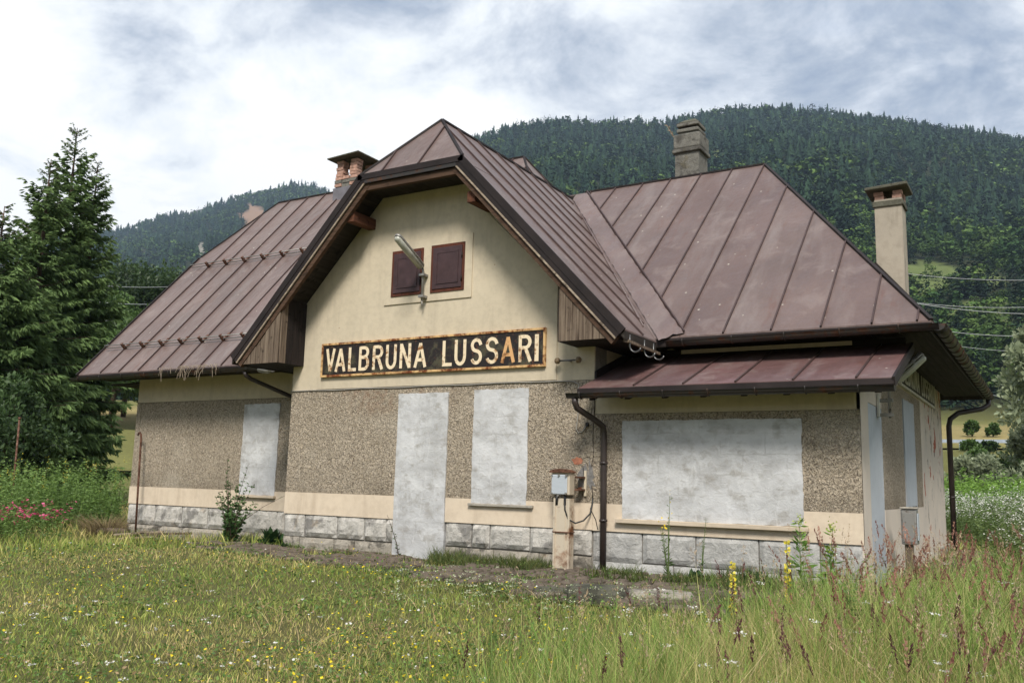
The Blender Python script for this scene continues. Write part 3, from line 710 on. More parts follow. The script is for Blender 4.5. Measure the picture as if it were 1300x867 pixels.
# snow guards
def snow_guard(y, x0, x1, xs):
    z = zl(0, y); nv = Vector((0, -KL, 1)).normalized(); base = Vector((0, y, z))
    sg = MB()
    for h in (.055, .125): sg.tube([Vector((x0, 0, 0))+base+nv*h, Vector(((x0+x1)/2, 0, 0))+base+nv*(h-.008), Vector((x1, 0, 0))+base+nv*h], .011, 6)
    g = sg.build('snow_guard', M_STEEL, H)
    for x in xs:
        MB().beam(Vector((x, y, z))+nv*.0, Vector((x, y, z))+nv*.145, .05, .05, up=(1, 0, 0)).beam(Vector((x, y, z))+nv*.02, Vector((x, y+.14, z+.14*KL))+nv*.02, .05, .03, up=nv).build('guard_bracket', M_RUST, g)
snow_guard(3.0, -6.4, -2.72, [-5.87, -5.28, -4.68, -4.09, -3.5, -2.9]); snow_guard(1.02, -6.45, -1.6, [-5.87, -5.28, -4.68, -4.09, -3.5, -2.9, -2.32])

# attic shutters
def shutter(x0, x1, z0, z1):
    s = MB()
    for a in ((x0, x1, z0, z0+.045), (x0, x1, z1-.045, z1), (x0, x0+.04, z0+.045, z1-.045), (x1-.04, x1, z0+.045, z1-.045)):
        s.box(a[0], a[1], -.048, -.03, a[2], a[3])
    fr = s.build('attic_window', M_SHUTF, H)
    MB().box(x0+.042, x1-.042, -.060, -.032, z0+.047, z1-.047).build('shutter', M_SHUT, fr, bevel=.004)
    a, b, c, d = x0+.11, x1-.10, z0+.12, z1-.12
    q = MB()
    for r in ((a, b, c, c+.02), (a, b, d-.02, d), (a, a+.02, c+.02, d-.02), (b-.02, b, c+.02, d-.02)): q.box(r[0], r[1], -.070, -.060, r[2], r[3])
    q.build('shutter_moulding', M_SHUT, fr)
    MB().box(a+.022, b-.022, -.066, -.0602, c+.022, d-.022).build('shutter_panel', M_SHUT, fr)
    for z in (z0+.18, z1-.2): MB().tube([(x1-.035, -.066, z-.04), (x1-.035, -.066, z+.04)], .010, 6).build('hinge', M_TRIM, fr)
shutter(2.01, 2.61, 3.86, 4.58); shutter(2.76, 3.37, 3.86, 4.59)

# --- chimneys
def chimney_brick():
    C = MB().box(-3.58, -2.94, 4.6, 5.35, 7.0, 8.02).build('chimney', M_CONC, H, label='brick chimney with a flat tilted cap on four brick pillars')
    MB().box(-3.62, -2.90, 4.56, 5.39, 7.0, 7.83).build('lead_flashing', M_LEAD, C)
    # loose render and corner bricks
    for row in range(3):
        z = 7.86+row*.085
        for (x, y) in ((-3.59, 4.585), (-3.36, 4.585), (-3.13, 4.585)):
            if rnd.random() < .75 or row == 2:
                j = rnd.uniform(-.01, .01); MB().box(x+j, x+.2+j, y-.012+j, y+.1, z, z+.07).build('brick', M_BRICK if row != 1 else M_CONC, C)
        for y in (4.6, 4.85, 5.1):
            j = rnd.uniform(-.01, .01); MB().box(-3.0, -2.925+j, y+j, y+.22+j, z, z+.07).build('brick', M_BRICK if row == 2 else M_CONC, C)
    for (x, y) in ((-3.58, 4.6), (-3.16, 4.6), (-3.58, 5.12), (-3.16, 5.12), (-3.37, 4.86)):
        if x == -3.37: continue
        for k in range(5):
            j = rnd.uniform(-.012, .012); MB().box(x+j, x+.2+j, y+j, y+.2+j, 8.12+k*.078, 8.12+k*.078+.066).build('brick', M_BRICK, C)
        MB().box(x+.02, x+.18, y+.02, y+.18, 8.12, 8.51).build('pillar_core', M_MORTAR, C)
    MB().prism([(-3.74, 4.42, 8.52), (-2.78, 4.42, 8.56), (-2.78, 5.52, 8.56), (-3.74, 5.52, 8.52)], (0, 0, .035)).build('cap_slab', M_SLAB, C, bevel=.01)
    MB().prism([(-3.6, 4.6, 8.57), (-2.9, 4.6, 8.60), (-2.9, 5.3, 8.60), (-3.6, 5.3, 8.57)], (0, 0, .03)).build('moss', M_SLAB, C, bevel=.015)
chimney_brick()
def chimney_stone():
    x0, x1, y0, y1 = 4.67, 5.15, 5.2, 5.7
    C = MB().box(x0, x1, y0, y1, 6.2, 7.50).build('chimney', M_CONC, H, label='grey mossy stepped chimney behind the right ridge')
    w = [(.0, 7.50, .06, .06), ]
    MB().box(x0-.05, x1+.05, y0-.05, y1+.05, 7.48, 7.56).build('chimney_band', M_CONC, C, bevel=.02)
    MB().prism([(x0-.03, y0-.03, 7.562), (x1+.03, y0-.03, 7.562), (x1+.03, y1+.03, 7.562), (x0-.03, y1+.03, 7.562)], (.0, .0, .30)).build('chimney_collar', M_CONC, C, bevel=.03)
    MB().box(x0+.05, x1-.05, y0+.05, y1-.05, 7.862, 7.91).build('chimney_neck', M_CONC, C)
    MB().box(x0+.02, x1-.02, y0+.02, y1-.02, 7.912, 7.985).build('cap_ring', M_CONC, C, bevel=.015)
    MB().box(x0+.07, x1-.07, y0+.07, y1-.07, 7.986, 8.03).build('chimney_neck', M_TRIM, C)
    MB().box(x0+.02, x1-.02, y0+.02, y1-.02, 8.032, 8.10).build('cap_ring', M_CONC, C, bevel=.015)
    vs = [(x0+.02, y0+.02, 8.102), (x1-.02, y0+.02, 8.102), (x1-.02, y1-.02, 8.102), (x0+.02, y1-.02, 8.102), (x0+.12, y0+.14, 8.19), (x1-.12, y0+.14, 8.20), (x1-.12, y1-.12, 8.20), (x0+.12, y1-.12, 8.19)]
    MB().add(vs, [(0, 3, 2, 1), (4, 5, 6, 7), (0, 1, 5, 4), (1, 2, 6, 5), (2, 3, 7, 6), (3, 0, 4, 7)]).build('mossy_top', M_SLAB, C, bevel=.015)
    tw = MB(); b = Vector((x0-.02, y0+.1, 7.82))
    tw.tube([b, b+Vector((-.08, 0, .10)), b+Vector((-.2, 0, .34))], [.012, .009, .004], 5)
    for k in range(9):
        q = b+Vector((-.03-.018*k, 0, .05+.033*k)); tw.tube([q, q+Vector((rnd.uniform(-.07, .03), rnd.uniform(-.05, .05), rnd.uniform(.0, .06)))], [.012, .006], 4)
    tw.build('dead_weed', M_RAW, C)
chimney_stone()
def chimney_pale():
    x0, x1, y0, y1 = 8.54, 8.93, 3.5, 3.9
    C = MB().box(x0, x1, y0, y1, 3.7, 5.50).build('chimney', M_CONC2, H, label='tall pale rendered chimney standing on the right hip')
    MB().box(x0-.025, x1+.025, y0-.025, y1+.025, 5.38, 5.47).build('chimney_band', M_TRIM if False else M_SLAB, C, bevel=.01)
    for (x, y) in ((x0+.0, y0), (x1-.13, y0), (x0, y1-.13), (x1-.13, y1-.13)):
        for k in range(2):
            j = rnd.uniform(-.008, .008); MB().box(x+j, x+.13+j, y+j, y+.13, 5.502+k*.062, 5.502+k*.062+.055).build('brick', M_BRICK, C)
    MB().prism([(x0-.12, y0-.12, 5.632), (x1+.10, y0-.12, 5.66), (x1+.10, y1+.12, 5.66), (x0-.12, y1+.12, 5.632)], (0, 0, .05)).build('cap_slab', M_SLAB, C, bevel=.012)
    MB().beam((8.48, 3.44, zh(8.48, 0)+.06), (9.0, 3.44, zh(9.0, 0)+.06), .05, .16).build('chimney_flashing', M_TRIM, C)
chimney_pale()

# --- damaged render patches, cracks, cables
def blob(cx, cz, rx, rz, n=18, j=.3):
    o = rnd.random()*9; return [(cx+rx*math.cos(2*math.pi*k/n)*(1+j*noise.noise(Vector((k*.9, o, 0)))), cz+rz*math.sin(2*math.pi*k/n)*(1+j*noise.noise(Vector((k*.9, o, 4))))) for k in range(n)]
slab('exposed_brick', blob(5.27, 1.375, .08, .045, 18, .5), -.004, -.010, M_BAREBR)
slab('exposed_mortar', blob(5.41, 1.17, .11, .17, 26, 1.3), -.004, -.011, M_BAREGR)
slab('exposed_brick', blob(5.31, 1.02, .03, .02), -.004, -.010, M_BAREBR)
for (x, z, r) in ((2.93, 5.0, .035), (2.96, 4.96, .02), (3.95, 4.31, .03), (3.99, 4.34, .014), (4.02, 4.36, .01), (2.78, 5.03, .014), (3.55, 3.92, .01), (3.9, 3.62, .01), (2.2, 3.42, .012), (2.35, 3.38, .01), (2.55, 3.3, .018), (2.68, 4.85, .012), (1.9, 3.5, .01)):
    slab('chipped_render', blob(x, z, r, r*1.1, 12, 1.6), -.008, -.0125, M_BAREBR)
def crack(pts, y, w=.006):
    MB().tube([(x, y, z) for x, z in pts], w, 4).build('crack', M_TRIM, H)
crack([(5.50, 2.42), (5.515, 2.1), (5.49, 1.7), (5.505, 1.45), (5.47, 1.3), (5.49, 1.0), (5.50, .85)], -.006, .005)
crack([(5.50, .82), (5.47, .76), (5.55, .62), (5.58, .50)], -.016, .006)
# cable clipped along the top of the pebbledash
pts = [(x, -.018, 2.452+.006*math.sin(x*5)) for x in [k*.25 for k in range(0, 20)]]+[(4.95, -.018, 2.45), (5.2, -.018, 2.435), (5.27, -.018, 2.40), (5.29, -.018, 2.3), (5.27, -.018, 1.95), (5.25, -.018, 1.80), (5.28, -.02, 1.745), (5.34, -.018, 1.76), (5.41, -.018, 1.85)]
MB().tube(pts, .009, 5).build('wall_cable', M_CABLEG, H)
MB().box(5.395, 5.43, -.04, 0, 1.83, 1.88).build('cable_clip', M_CABLE, H)
# insulator bar right of the sign
ib = MB().tube([(4.99, -.10, 2.715), (5.31, -.10, 2.715)], .012, 6).build('insulator_bar', M_GALV, H)
for x in (4.99, 5.31):
    MB().tube([(x-.035, -.10, 2.715), (x-.02, -.10, 2.715), (x+.02, -.10, 2.715), (x+.035, -.10, 2.715)], [.025, .042, .042, .025], 10).build('insulator', M_CERAM, ib)
MB().tube([(5.15, -.10, 2.715), (5.15, -.002, 2.715)], .012, 6).build('bar_bracket', M_GALV, ib)
# hay hanging out of the left gutter
hb = MB()
for k in range(30):
    x = rnd.gauss(-2.9, .45); x = max(-4.0, min(-1.6, x)); z = 3.03; y = .40+rnd.uniform(-.04, .03); L = rnd.uniform(.06, .26); s = rnd.uniform(-.2, .2)
    out = rnd.uniform(.04, .1)
    hb.tube([(x, y, z), (x+s*.4, y-out, z+.03), (x+s, y-out-.03, z-L*.6), (x+s*1.1, y-out-.03, z-L)], .005, 3, False)
o = hb.build('dry_grass', M_RAW, H, kind='stuff')
# ================================================================== SIGNS AND FITTINGS
def stroke2(pts, w, closed=False):
    """2-D ribbon of half-width w/2 round a polyline -> (verts, quads)"""
    P = [Vector((p[0], p[1])) for p in pts]; n = len(P); L = []; R = []
    for i in range(n):
        a = P[i-1] if (i or closed) else P[i]; b = P[(i+1) % n] if (i < n-1 or closed) else P[i]
        d1 = (P[i]-a).normalized() if (P[i]-a).length > 1e-9 else None; d2 = (b-P[i]).normalized() if (b-P[i]).length > 1e-9 else None
        d1 = d1 or d2; d2 = d2 or d1
        t = (d1+d2).normalized(); nn = Vector((-t.y, t.x)); c = max(.45, nn.dot(Vector((-d1.y, d1.x))))
        L.append(P[i]+nn*(w/2/c)); R.append(P[i]-nn*(w/2/c))
    return L, R
def arc(cx, cy, rx, ry, a0, a1, n=9): return [(cx+rx*math.cos(math.radians(a0+(a1-a0)*k/n)), cy+ry*math.sin(math.radians(a0+(a1-a0)*k/n))) for k in range(n+1)]
def glyph(c, w=.2):
    """strokes in a unit box x 0..1, y 0..1, thickness given in the same units by caller"""
    t = .11; h = t/2
    if c == 'V': return [[(.13, 1), (.5, .03)], [(.87, 1), (.5, .03)]]
    if c == 'A': return [[(.13, 0), (.5, .97)], [(.87, 0), (.5, .97)], [(.28, .30), (.72, .30)]]
    if c == 'L': return [[(.16, 1), (.16, h), (1, h)]]
    if c == 'B': return [[(.16, 0), (.16, 1)], [(.16, 1-h), (.5, 1-h)]+arc(.52, .755, .30, .19, 90, -90)+[(.16, .545)], [(.16, .545), (.5, .545)]+arc(.54, .30, .32, .245, 90, -90)+[(.16, h)]]
    if c == 'R': return [[(.16, 0), (.16, 1)], [(.16, 1-h), (.5, 1-h)]+arc(.52, .735, .31, .21, 90, -90)+[(.16, .525)], [(.52, .525), (.88, 0)]]
    if c == 'U': return [[(.15, 1), (.15, .33)]+arc(.5, .33, .35, .28, 180, 360)+[(.85, .33), (.85, 1)]]
    if c == 'N': return [[(.15, 0), (.15, 1)], [(.15, .98), (.85, .02)], [(.85, 0), (.85, 1)]]
    if c == 'S': return [[(.86, .74)]+arc(.5, .735, .34, .21, 20, 180)+arc(.5, .735, .34, .21, 190, 250, 4)+arc(.5, .285, .36, .23, 70, -160, 12)]
    if c == 'I': return [[(.5, 0), (.5, 1)]]
LET = [('V', .745, .950), ('A', .938, 1.178), ('L', 1.223, 1.387), ('B', 1.428, 1.655), ('R', 1.702, 1.935), ('U', 1.968, 2.19), ('N', 2.235, 2.467), ('A', 2.505, 2.76), ('L', 3.037, 3.21), ('U', 3.249, 3.466), ('S', 3.53, 3.74), ('S', 3.786, 4.016), ('A', 4.042, 4.298), ('R', 4.332, 4.567), ('I', 4.601, 4.671)]
def make_sign(parent, mp, mframe, mletter, white=False):
    """board laid out in (s, z): s runs along the wall from the left end; mp maps (s, depth, z) to the building"""
    def bx(name, s0, s1, z0, z1, d0, d1, m, par, bevel=0):
        P = [mp(s0, d0, z0), mp(s1, d0, z0), mp(s1, d0, z1), mp(s0, d0, z1)]; q = Vector(mp(s0, d1, z0))-Vector(P[0])
        return MB().prism(P, q).build(name, m, par, bevel=bevel)
    S0, S1, Z0, Z1 = .655, 4.775, 2.655, 3.20
    bx('board', S0+.01, S1-.01, Z0+.01, Z1-.01, .012, .035, M_TRIM if white else M_SIGN, parent)
    f = .034
    for (a, b, c, d) in ((S0, S1, Z0, Z0+f), (S0, S1, Z1-f, Z1), (S0, S0+f, Z0+f, Z1-f), (S1-f, S1, Z0+f, Z1-f)):
        bx('frame_strip', a, b, c, d, .008, .05, mframe, parent, .003)
    zb, zt = 2.735, 3.112; hh = zt-zb
    for i, (c, a, b) in enumerate(LET):
        mb = MB(); w = b-a; th = .05 if c != 'I' else .062
        for q, st in enumerate(glyph(c)):
            pts = [(a+(p[0]*(w-.0))*1.0 if c != 'I' else (a+b)/2, zb+p[1]*hh) for p in st]
            Lf, Rt = stroke2(pts, th); n = len(Lf); d = .0385+q*.0012
            vs = [mp(p.x, d, p.y) for p in Lf]+[mp(p.x, d, p.y) for p in Rt]+[mp(p.x, .034, p.y) for p in Lf]+[mp(p.x, .034, p.y) for p in Rt]
            fs = []
            for k in range(n-1):
                fs += [(k, k+1, n+k+1, n+k), (k, 2*n+k, 2*n+k+1, k+1), (n+k+1, 3*n+k+1, 3*n+k, n+k)]
            fs += [(0, n, 3*n, 2*n), (n-1, 3*n-1, 4*n-1, 2*n-1)]
            mb.add(vs, fs)
        o = mb.build('letter', (M_LETTERR if (i == 12 and not white) else mletter), parent)
        bm = o.data; bm.validate()
        bpy_recalc(o)
import bmesh
def bpy_recalc(o):
    bm = bmesh.new(); bm.from_mesh(o.data); bmesh.ops.recalc_face_normals(bm, faces=bm.faces); bm.to_mesh(o.data); bm.free()
S1 = empty('station_sign', 'long rusty black sign reading VALBRUNA LUSSARI on the cream gable wall', 'station sign', (0, 0, 0))
make_sign(S1, lambda s, d, z: (s, -.016-d, z), M_SFRAME, M_LETTER)
S2 = empty('station_sign', 'dark name board with white letters high on the right end wall under the eave', 'station sign', (0, 0, 0))
make_sign(S2, lambda s, d, z: (SX+d, 2.35+s, z-.075), M_WSIGN, M_WSIGN, True)

# floodlight on the gable: long tube lamp on a short mast
def lamp(base, tip, mast_a, mast_b, name, label, arm=True):
    L = empty(name, label, 'lamp', (0, 0, 0))
    a = Vector(base); b = Vector(tip); d = (b-a).normalized(); up = Vector((0, 0, 1)); up = (up-d*up.dot(d)).normalized(); sd = d.cross(up)
    def sect(t, w, h0, h1, n=10):
        c = a.lerp(b, t); return [c+sd*(w*math.cos(2*math.pi*k/n))+up*((h1 if math.sin(2*math.pi*k/n) > 0 else h0)*math.sin(2*math.pi*k/n)) for k in range(n)]
    def loft(secs, name, m, par):
        n = len(secs[0]); vs = [p for s in secs for p in s]; fs = [(i*n+k, i*n+(k+1) % n, (i+1)*n+(k+1) % n, (i+1)*n+k) for i in range(len(secs)-1) for k in range(n)]
        o = MB().add(vs, fs+[tuple(range(n-1, -1, -1)), tuple(range((len(secs)-1)*n, len(secs)*n))], True).build(name, m, par); bpy_recalc(o); return o
    sh = up*.02
    loft([[p+sh for p in sect(t, w, .01, h)] for t, w, h in ((-.03, .035, .03), (.02, .062, .055), (.5, .066, .06), (.97, .062, .055), (1.02, .03, .03))], 'lamp_housing', M_STEEL, L)
    loft([sect(t, w, h, .012) for t, w, h in ((0.0, .035, .03), (.04, .058, .055), (.5, .06, .06), (.95, .058, .055), (1.0, .03, .03))], 'lamp_cover', M_GLASS, L)
    for t in (.3, .7):
        c = a.lerp(b, t); MB().beam(c+sd*.066+up*.0, c+sd*.066+up*.05, .02, .03).build('latch', M_STEEL, L)
    MB().tube([mast_a, mast_b, tuple(a-d*.02+up*.03)], .019, 8).build('mast', M_STEEL, L)
    return L
l1 = lamp((2.66, -.16, 4.24), (2.66, -.78, 4.56), (2.665, -.11, 3.74), (2.665, -.11, 4.18), 'tube_floodlight', 'long tube floodlight on a short mast between the two attic shutters')
for z in (3.80, 4.13):
    MB().box(2.62, 2.71, -.16, -.02, z-.02, z+.02).build('mast_clamp', M_STEEL, l1, bevel=.005)
MB().tube([(2.665, -.11, 3.74), (2.67, -.11, 3.66)], .012, 6).build('cable_stub', M_CABLEG, l1)
l2 = lamp((9.06, 1.22, 2.43), (9.40, 1.22, 2.74), (8.98, 1.22, 1.98), (8.98, 1.22, 2.34), 'tube_floodlight', 'milky tube floodlight at the right canopy corner below the eave')
for z in (2.02, 2.2): MB().box(8.84, 9.02, 1.18, 1.26, z-.02, z+.02).build('mast_clamp', M_STEEL, l2)
MB().box(8.845, 8.87, 1.12, 1.19, 2.0, 2.28).build('mast_plate', M_WSIGN, l2)

# cable junction box on rusty post beside the downpipe
J = empty('junction_box_post', 'pale blue junction box on a rusty cream steel post left of the downpipe', 'junction box', (5.2, -.2, 0))
def J_(mb, n, m, par=None, bevel=0): o = mb.build(n, m, par or J, bevel=bevel); o.location = (-5.2, .2, 0) if par is None else (0, 0, 0); return o
post = MB().box(5.075, 5.285, -.255, -.24, -.1, .885)
for x in (5.06, 5.27): post.box(x, x+.025, -.27, -.14, -.1, .885)
p_ = J_(post, 'steel_post', M_RUSTPOST)
J_(MB().box(5.22, 5.232, -.262, -.256, 0.02, .87), 'post_rib', M_RUSTPOST)
J_(MB().box(5.05, 5.305, -.275, -.13, .448, .462), 'post_strap', M_RUST)
bx_ = J_(MB().box(5.03, 5.29, -.27, -.12, .93, 1.22), 'junction_box', M_RUSTPOST, bevel=.008)
J_(MB().box(5.035, 5.265, -.295, -.272, .935, 1.19), 'box_lid', M_BOX, bevel=.012)
lid = []; n = 8
for k in range(n+1):
    t = math.pi*k/n; lid.append((5.155-.15*math.cos(t), 1.215+.05*math.sin(t)))
J_(MB().prism([(x, -.31, z) for x, z in lid], (0, .21, 0)), 'box_hood', M_RUST)
for (x, z) in ((5.045, .95), (5.255, .95), (5.045, 1.175), (5.255, 1.175), (5.15, 1.18), (5.14, .92)):
    J_(MB().tube([(x, -.315, z), (x, -.29, z)], .014, 6), 'bolt', M_STEEL)
for (x) in (5.10, 5.22): J_(MB().tube([(x, -.25, .80), (x, -.25, .93)], .02, 8), 'cable_gland', M_CABLE)
pts = [(5.22, -.26, .86), (5.225, -.26, .74), (5.27, -.25, .62), (5.36, -.22, .575), (5.44, -.15, .61), (5.49, -.06, .70), (5.50, -.02, .83), (5.50, -.005, .9)]
J_(MB().tube(pts, .011, 6), 'cable_loop', M_CABLE)
for z in (1.0, 1.16): J_(MB().box(5.31, 5.40, -.16, -.02, z-.012, z+.012), 'wall_bracket', M_RUST)
J_(MB().box(5.38, 5.41, -.03, -.005, .92, 1.25), 'wall_strip', M_CREAM)

# meter cabinet by the side door
K = empty('meter_cabinet', 'small grey metal meter cabinet on a timber post beside the right end wall', 'cabinet', (9.05, 1.55, 0))
def K_(mb, n, m, bevel=0): o = mb.build(n, m, K, bevel=bevel); o.location = (-9.05, -1.55, 0); return o
K_(MB().box(9.05, 9.14, 1.50, 1.60, -.25, .46), 'post', M_PLANK)
K_(MB().box(9.02, 9.20, 1.46, 1.66, .44, .87), 'cabinet_body', M_STEEL, .015)
K_(MB().box(9.04, 9.17, 1.448, 1.458, .47, .83), 'cabinet_face', M_STEEL, .004)
K_(MB().box(9.01, 9.21, 1.44, 1.68, .872, .895), 'cabinet_hood', M_SILLC, .01)
K_(MB().box(9.202, 9.212, 1.49, 1.63, .49, .82), 'side_door', M_BOX, .004)

# bent rusty pipe against the left corner, rusty pole in the meadow
o = MB().tube([(-4.93, .95, -.2), (-5.02, .98, .9), (-5.11, 1.02, 1.76), (-5.12, 1.02, 1.83), (-5.16, 1.02, 1.87), (-5.21, 1.03, 1.86), (-5.23, 1.03, 1.82)], .02, 8).build('rusty_pipe', M_RUST, None)
tag(o, 'bent rusty pipe with a hooked top leaning at the left corner of the house', 'pipe')
o = MB().tube([(-9.68, 1.2, -.2), (-9.75, 1.2, 2.22)], [.026, .022], 7).tube([(-9.75, 1.2, 2.22), (-9.75, 1.2, 2.26)], .036, 7).build('rusty_pole', M_RUST, None)
tag(o, 'thin rusty iron pole standing alone in weeds at the far left', 'pole')
# pile of old boards, log, flat stones
B = empty('board_pile', 'heap of broken grey boards on the ground at the left corner', 'boards', (-4.0, .6, 0))
for (a, b, w, t, z) in (((-4.75, .35), (-4.1, .95), .14, .025, -.10), ((-4.85, .75), (-4.2, .25), .14, .025, -.14), ((-4.5, .3), (-3.8, .6), .16, .025, -.16), ((-4.6, .95), (-4.2, .4), .16, .02, -.06), ((-4.0, .45), (-3.35, 1.0), .06, .04, -.06)):
    q = MB().beam((a[0]+4, a[1]-.6, z), (b[0]+4, b[1]-.6, z+rnd.uniform(0, .07)), w, t).build('board', M_RAW if rnd.random() < .5 else M_PLANK, B)
pts = [(-5.95, .85, -.12), (-5.7, .9, -.11), (-5.4, .95, -.10), (-5.2, .97, -.10)]
o = MB().tube(pts, [.07, .08, .075, .065], 9).build('log', M_PLANK, None); tag(o, 'short weathered log lying in dry grass by the left corner', 'log')
def flat_stone(cx, cy, z, rx, ry, rz, h, m, label, name='flat_stone'):
    n = 11; vs = []; c, s = math.cos(rz), math.sin(rz)
    for (sc_, zz) in ((1.0, -.1), (1.0, h*.6), (.93, h), (.5, h*1.05)):
        for k in range(n):
            a = 2*math.pi*k/n; rr = (abs(math.cos(a))**4+abs(math.sin(a))**4)**-.25*(1+.09*noise.noise(Vector((k*1.7, cx*3, 0))))*sc_
            x, y = rx*rr*math.cos(a), ry*rr*math.sin(a); vs.append((c*x-s*y, s*x+c*y, zz+.012*noise.noise(Vector((x*7, y*7, 1)))))
    fs = [(i*n+k, i*n+(k+1) % n, (i+1)*n+(k+1) % n, (i+1)*n+k) for i in range(3) for k in range(n)]+[tuple(range(3*n, 4*n))]
    o = MB().add(vs, fs).build(name, m, None); o.location = (cx, cy, z); tag(o, label, 'stone'); return o
# ================================================================== LAND
def sm(a, b, x): t = np.clip((x-a)/(b-a), 0, 1); return t*t*(3-2*t)
class VN:
    """cheap vectorised value noise"""
    def __init__(s, seed): s.t = np.random.RandomState(seed).rand(256, 256)
    def __call__(s, x, y):
        x = np.asarray(x, float); y = np.asarray(y, float); xi = np.floor(x).astype(int); yi = np.floor(y).astype(int); fx = x-xi; fy = y-yi
        fx = fx*fx*(3-2*fx); fy = fy*fy*(3-2*fy); g = lambda a, b: s.t[a & 255, b & 255]
        return (g(xi, yi)*(1-fx)+g(xi+1, yi)*fx)*(1-fy)+(g(xi, yi+1)*(1-fx)+g(xi+1, yi+1)*fx)*fy
    def f(s, x, y, o=4):
        r = 0; a = .5; t = 0
        for k in range(o): r = r+a*s(x*2**k+k*17.3, y*2**k+k*9.1); t += a; a *= .5
        return r/t
N1, N2, N3 = VN(3), VN(5), VN(8)
def near_h(x, y):
    x = np.asarray(x, float); y = np.asarray(y, float)
    h = -.06-.16*sm(-.5, -5, x)*1.0-.045*np.maximum(0, -2.4-y)
    h = h-.06*sm(9.3, 12, x)
    out = sm(-2.0, -3.0, y)+sm(9.6, 10.6, x)+sm(-6.5, -8, x)
    return h+.09*np.clip(out, 0, 1)*(N1.f(x*.5, y*.5, 3)-.5)
SKR = np.array([(-75, 4), (-52, 4), (-46, 7), (-42, 13), (-38, 19), (-34.15, 21.64), (-31.55, 22.53), (-28.92, 22.81), (-23.69, 22.77), (-21.11, 22.69), (-18.57, 23.08), (-16.81, 23.24), (-14.84, 23.18), (-11.26, 22.62), (-8.96, 22.06), (-6.75, 21.47), (-3.36, 20.44), (-.61, 19.68), (8, 17), (20, 12), (40, 7), (180, 5)])
SKL = np.array([(-180, 5), (-110, 7), (-80, 11), (-61.65, 13.0), (-55.92, 14.0), (-54.96, 14.41), (-53.48, 15.15), (-51.26, 15.8), (-49.01, 16.91), (-47.14, 17.55), (-45.71, 18.03), (-44.23, 18.08), (-42.96, 17.71), (-40, 16), (-34, 12), (-20, 8), (180, 5)])
TR = np.array([(0, 0), (42, -.1), (50, .25), (60, 1.3), (80, 4.2), (90, 4.95), (98, 5.0), (112, 7.4), (150, 10.5), (220, 17), (9000, 17)])
def land(az, r):
    """ground height at compass bearing az (degrees) and distance r from the viewpoint"""
    a = np.radians(az); x = CAM[0]+np.sin(a)*r; y = CAM[1]+np.cos(a)*r
    base = near_h(x, y); w = sm(30, 44, r)
    h = base*(1-w)+np.interp(r, TR[:, 0], TR[:, 1])*w
    def mt(tab, R0, R1, pw, nz, tree):
        e = np.interp(az, tab[:, 0], tab[:, 1]); top = R1*np.tan(np.radians(e))+CAM[2]-tree
        t = np.clip((r-R0)/(R1-R0), 0, None)
        p = np.where(t <= 1, t**pw, 1-.35*np.minimum(t-1, 1)**1.2)
        g = (nz.f(a*R1/170, r/420, 4)-.5)*95*np.clip(t, 0, 1)*np.clip(1-t, 0, 1)*2.2
        return (top-17)*p+g*1.0
    hr = mt(SKR, 215, 1450, 1.12, N2, 12); hl = mt(SKL, 260, 2300, 1.2, N3, 15)
    return h+np.maximum(np.maximum(hr, hl), 0)*(r > 215)
def gh(x, y):
    dx = x-CAM[0]; dy = y-CAM[1]; return land(np.degrees(np.arctan2(dx, dy)), np.hypot(dx, dy))

def clearing(az, el):
    """1 where the slope is open grass instead of forest"""
    n = N1.f(az*1.3, el*1.7, 4)
    def ell(a, e, ra, re): return 1-np.hypot((az-a)/ra, (el-e)/re)
    c = np.maximum.reduce([ell(-18.2, 20.2, .9, .55), ell(-5.9, 12.2, 2.4, 1.6), ell(-3.4, 10.0, 2.8, 1.1), ell(-3.4, 12.2, 1.6, .7), ell(-8.3, 13.2, 1.0, 1.5), ell(-9.2, 15.0, .5, .6)])
    return c+(n-.5)*1.5 > .28
fa = np.concatenate([np.arange(-180, -76, 4), np.arange(-76, 12, .45), np.arange(12, 180, 4)])
fr = np.concatenate([[.5], np.arange(1.5, 16, .9), np.geomspace(16.5, 215, 46), np.geomspace(225, 1500, 58), np.geomspace(1550, 2640, 14)])
AZ, RR = np.meshgrid(fa, fr, indexing='ij'); ZZ = land(AZ, RR)
XX = CAM[0]+np.sin(np.radians(AZ))*RR; YY = CAM[1]+np.cos(np.radians(AZ))*RR
na, nr = AZ.shape
idx = np.arange(na*nr).reshape(na, nr); nxt = np.roll(idx, -1, axis=0)
quads = np.stack([idx[:, :-1], nxt[:, :-1], nxt[:, 1:], idx[:, 1:]], -1).reshape(-1, 4)[:, ::-1]
EL = np.degrees(np.arctan2(ZZ-CAM[2], RR))
tint = np.zeros((na, nr, 3)); tint[:] = (.13, .13, .05)
n1 = N1.f(XX*.12, YY*.12, 4)[..., None]
bank = np.array((.17, .17, .055))*(.7+.7*n1); dry = np.array((.38, .30, .13))*(.8+.4*n1)
w = sm(38, 60, RR)[..., None]; tint = tint*(1-w)+bank*w
w = (sm(100, 108, RR)*(1-sm(150, 190, RR)))[..., None]*.8; tint = tint*(1-w)+dry*w
w = sm(200, 240, RR)[..., None]; cl = clearing(AZ, EL)[..., None]
tint = tint*(1-w)+np.where(cl, np.array((.13, .17, .055))*(.6+.8*n1), np.array((.018, .028, .012)))*w
rockm = ((np.hypot((AZ+47.9)/.75, (EL-15.5)/.8)+1.1*(N1.f(AZ*2.2, EL*2.2, 3)-.5) < 1) & (RR > 600)); tint[rockm] = (.30, .19, .13)
rockm = ((np.hypot((AZ+50.84)/.3, (EL-13.2)/.6) < 1) & (RR > 600)); tint[rockm] = (.30, .28, .24)
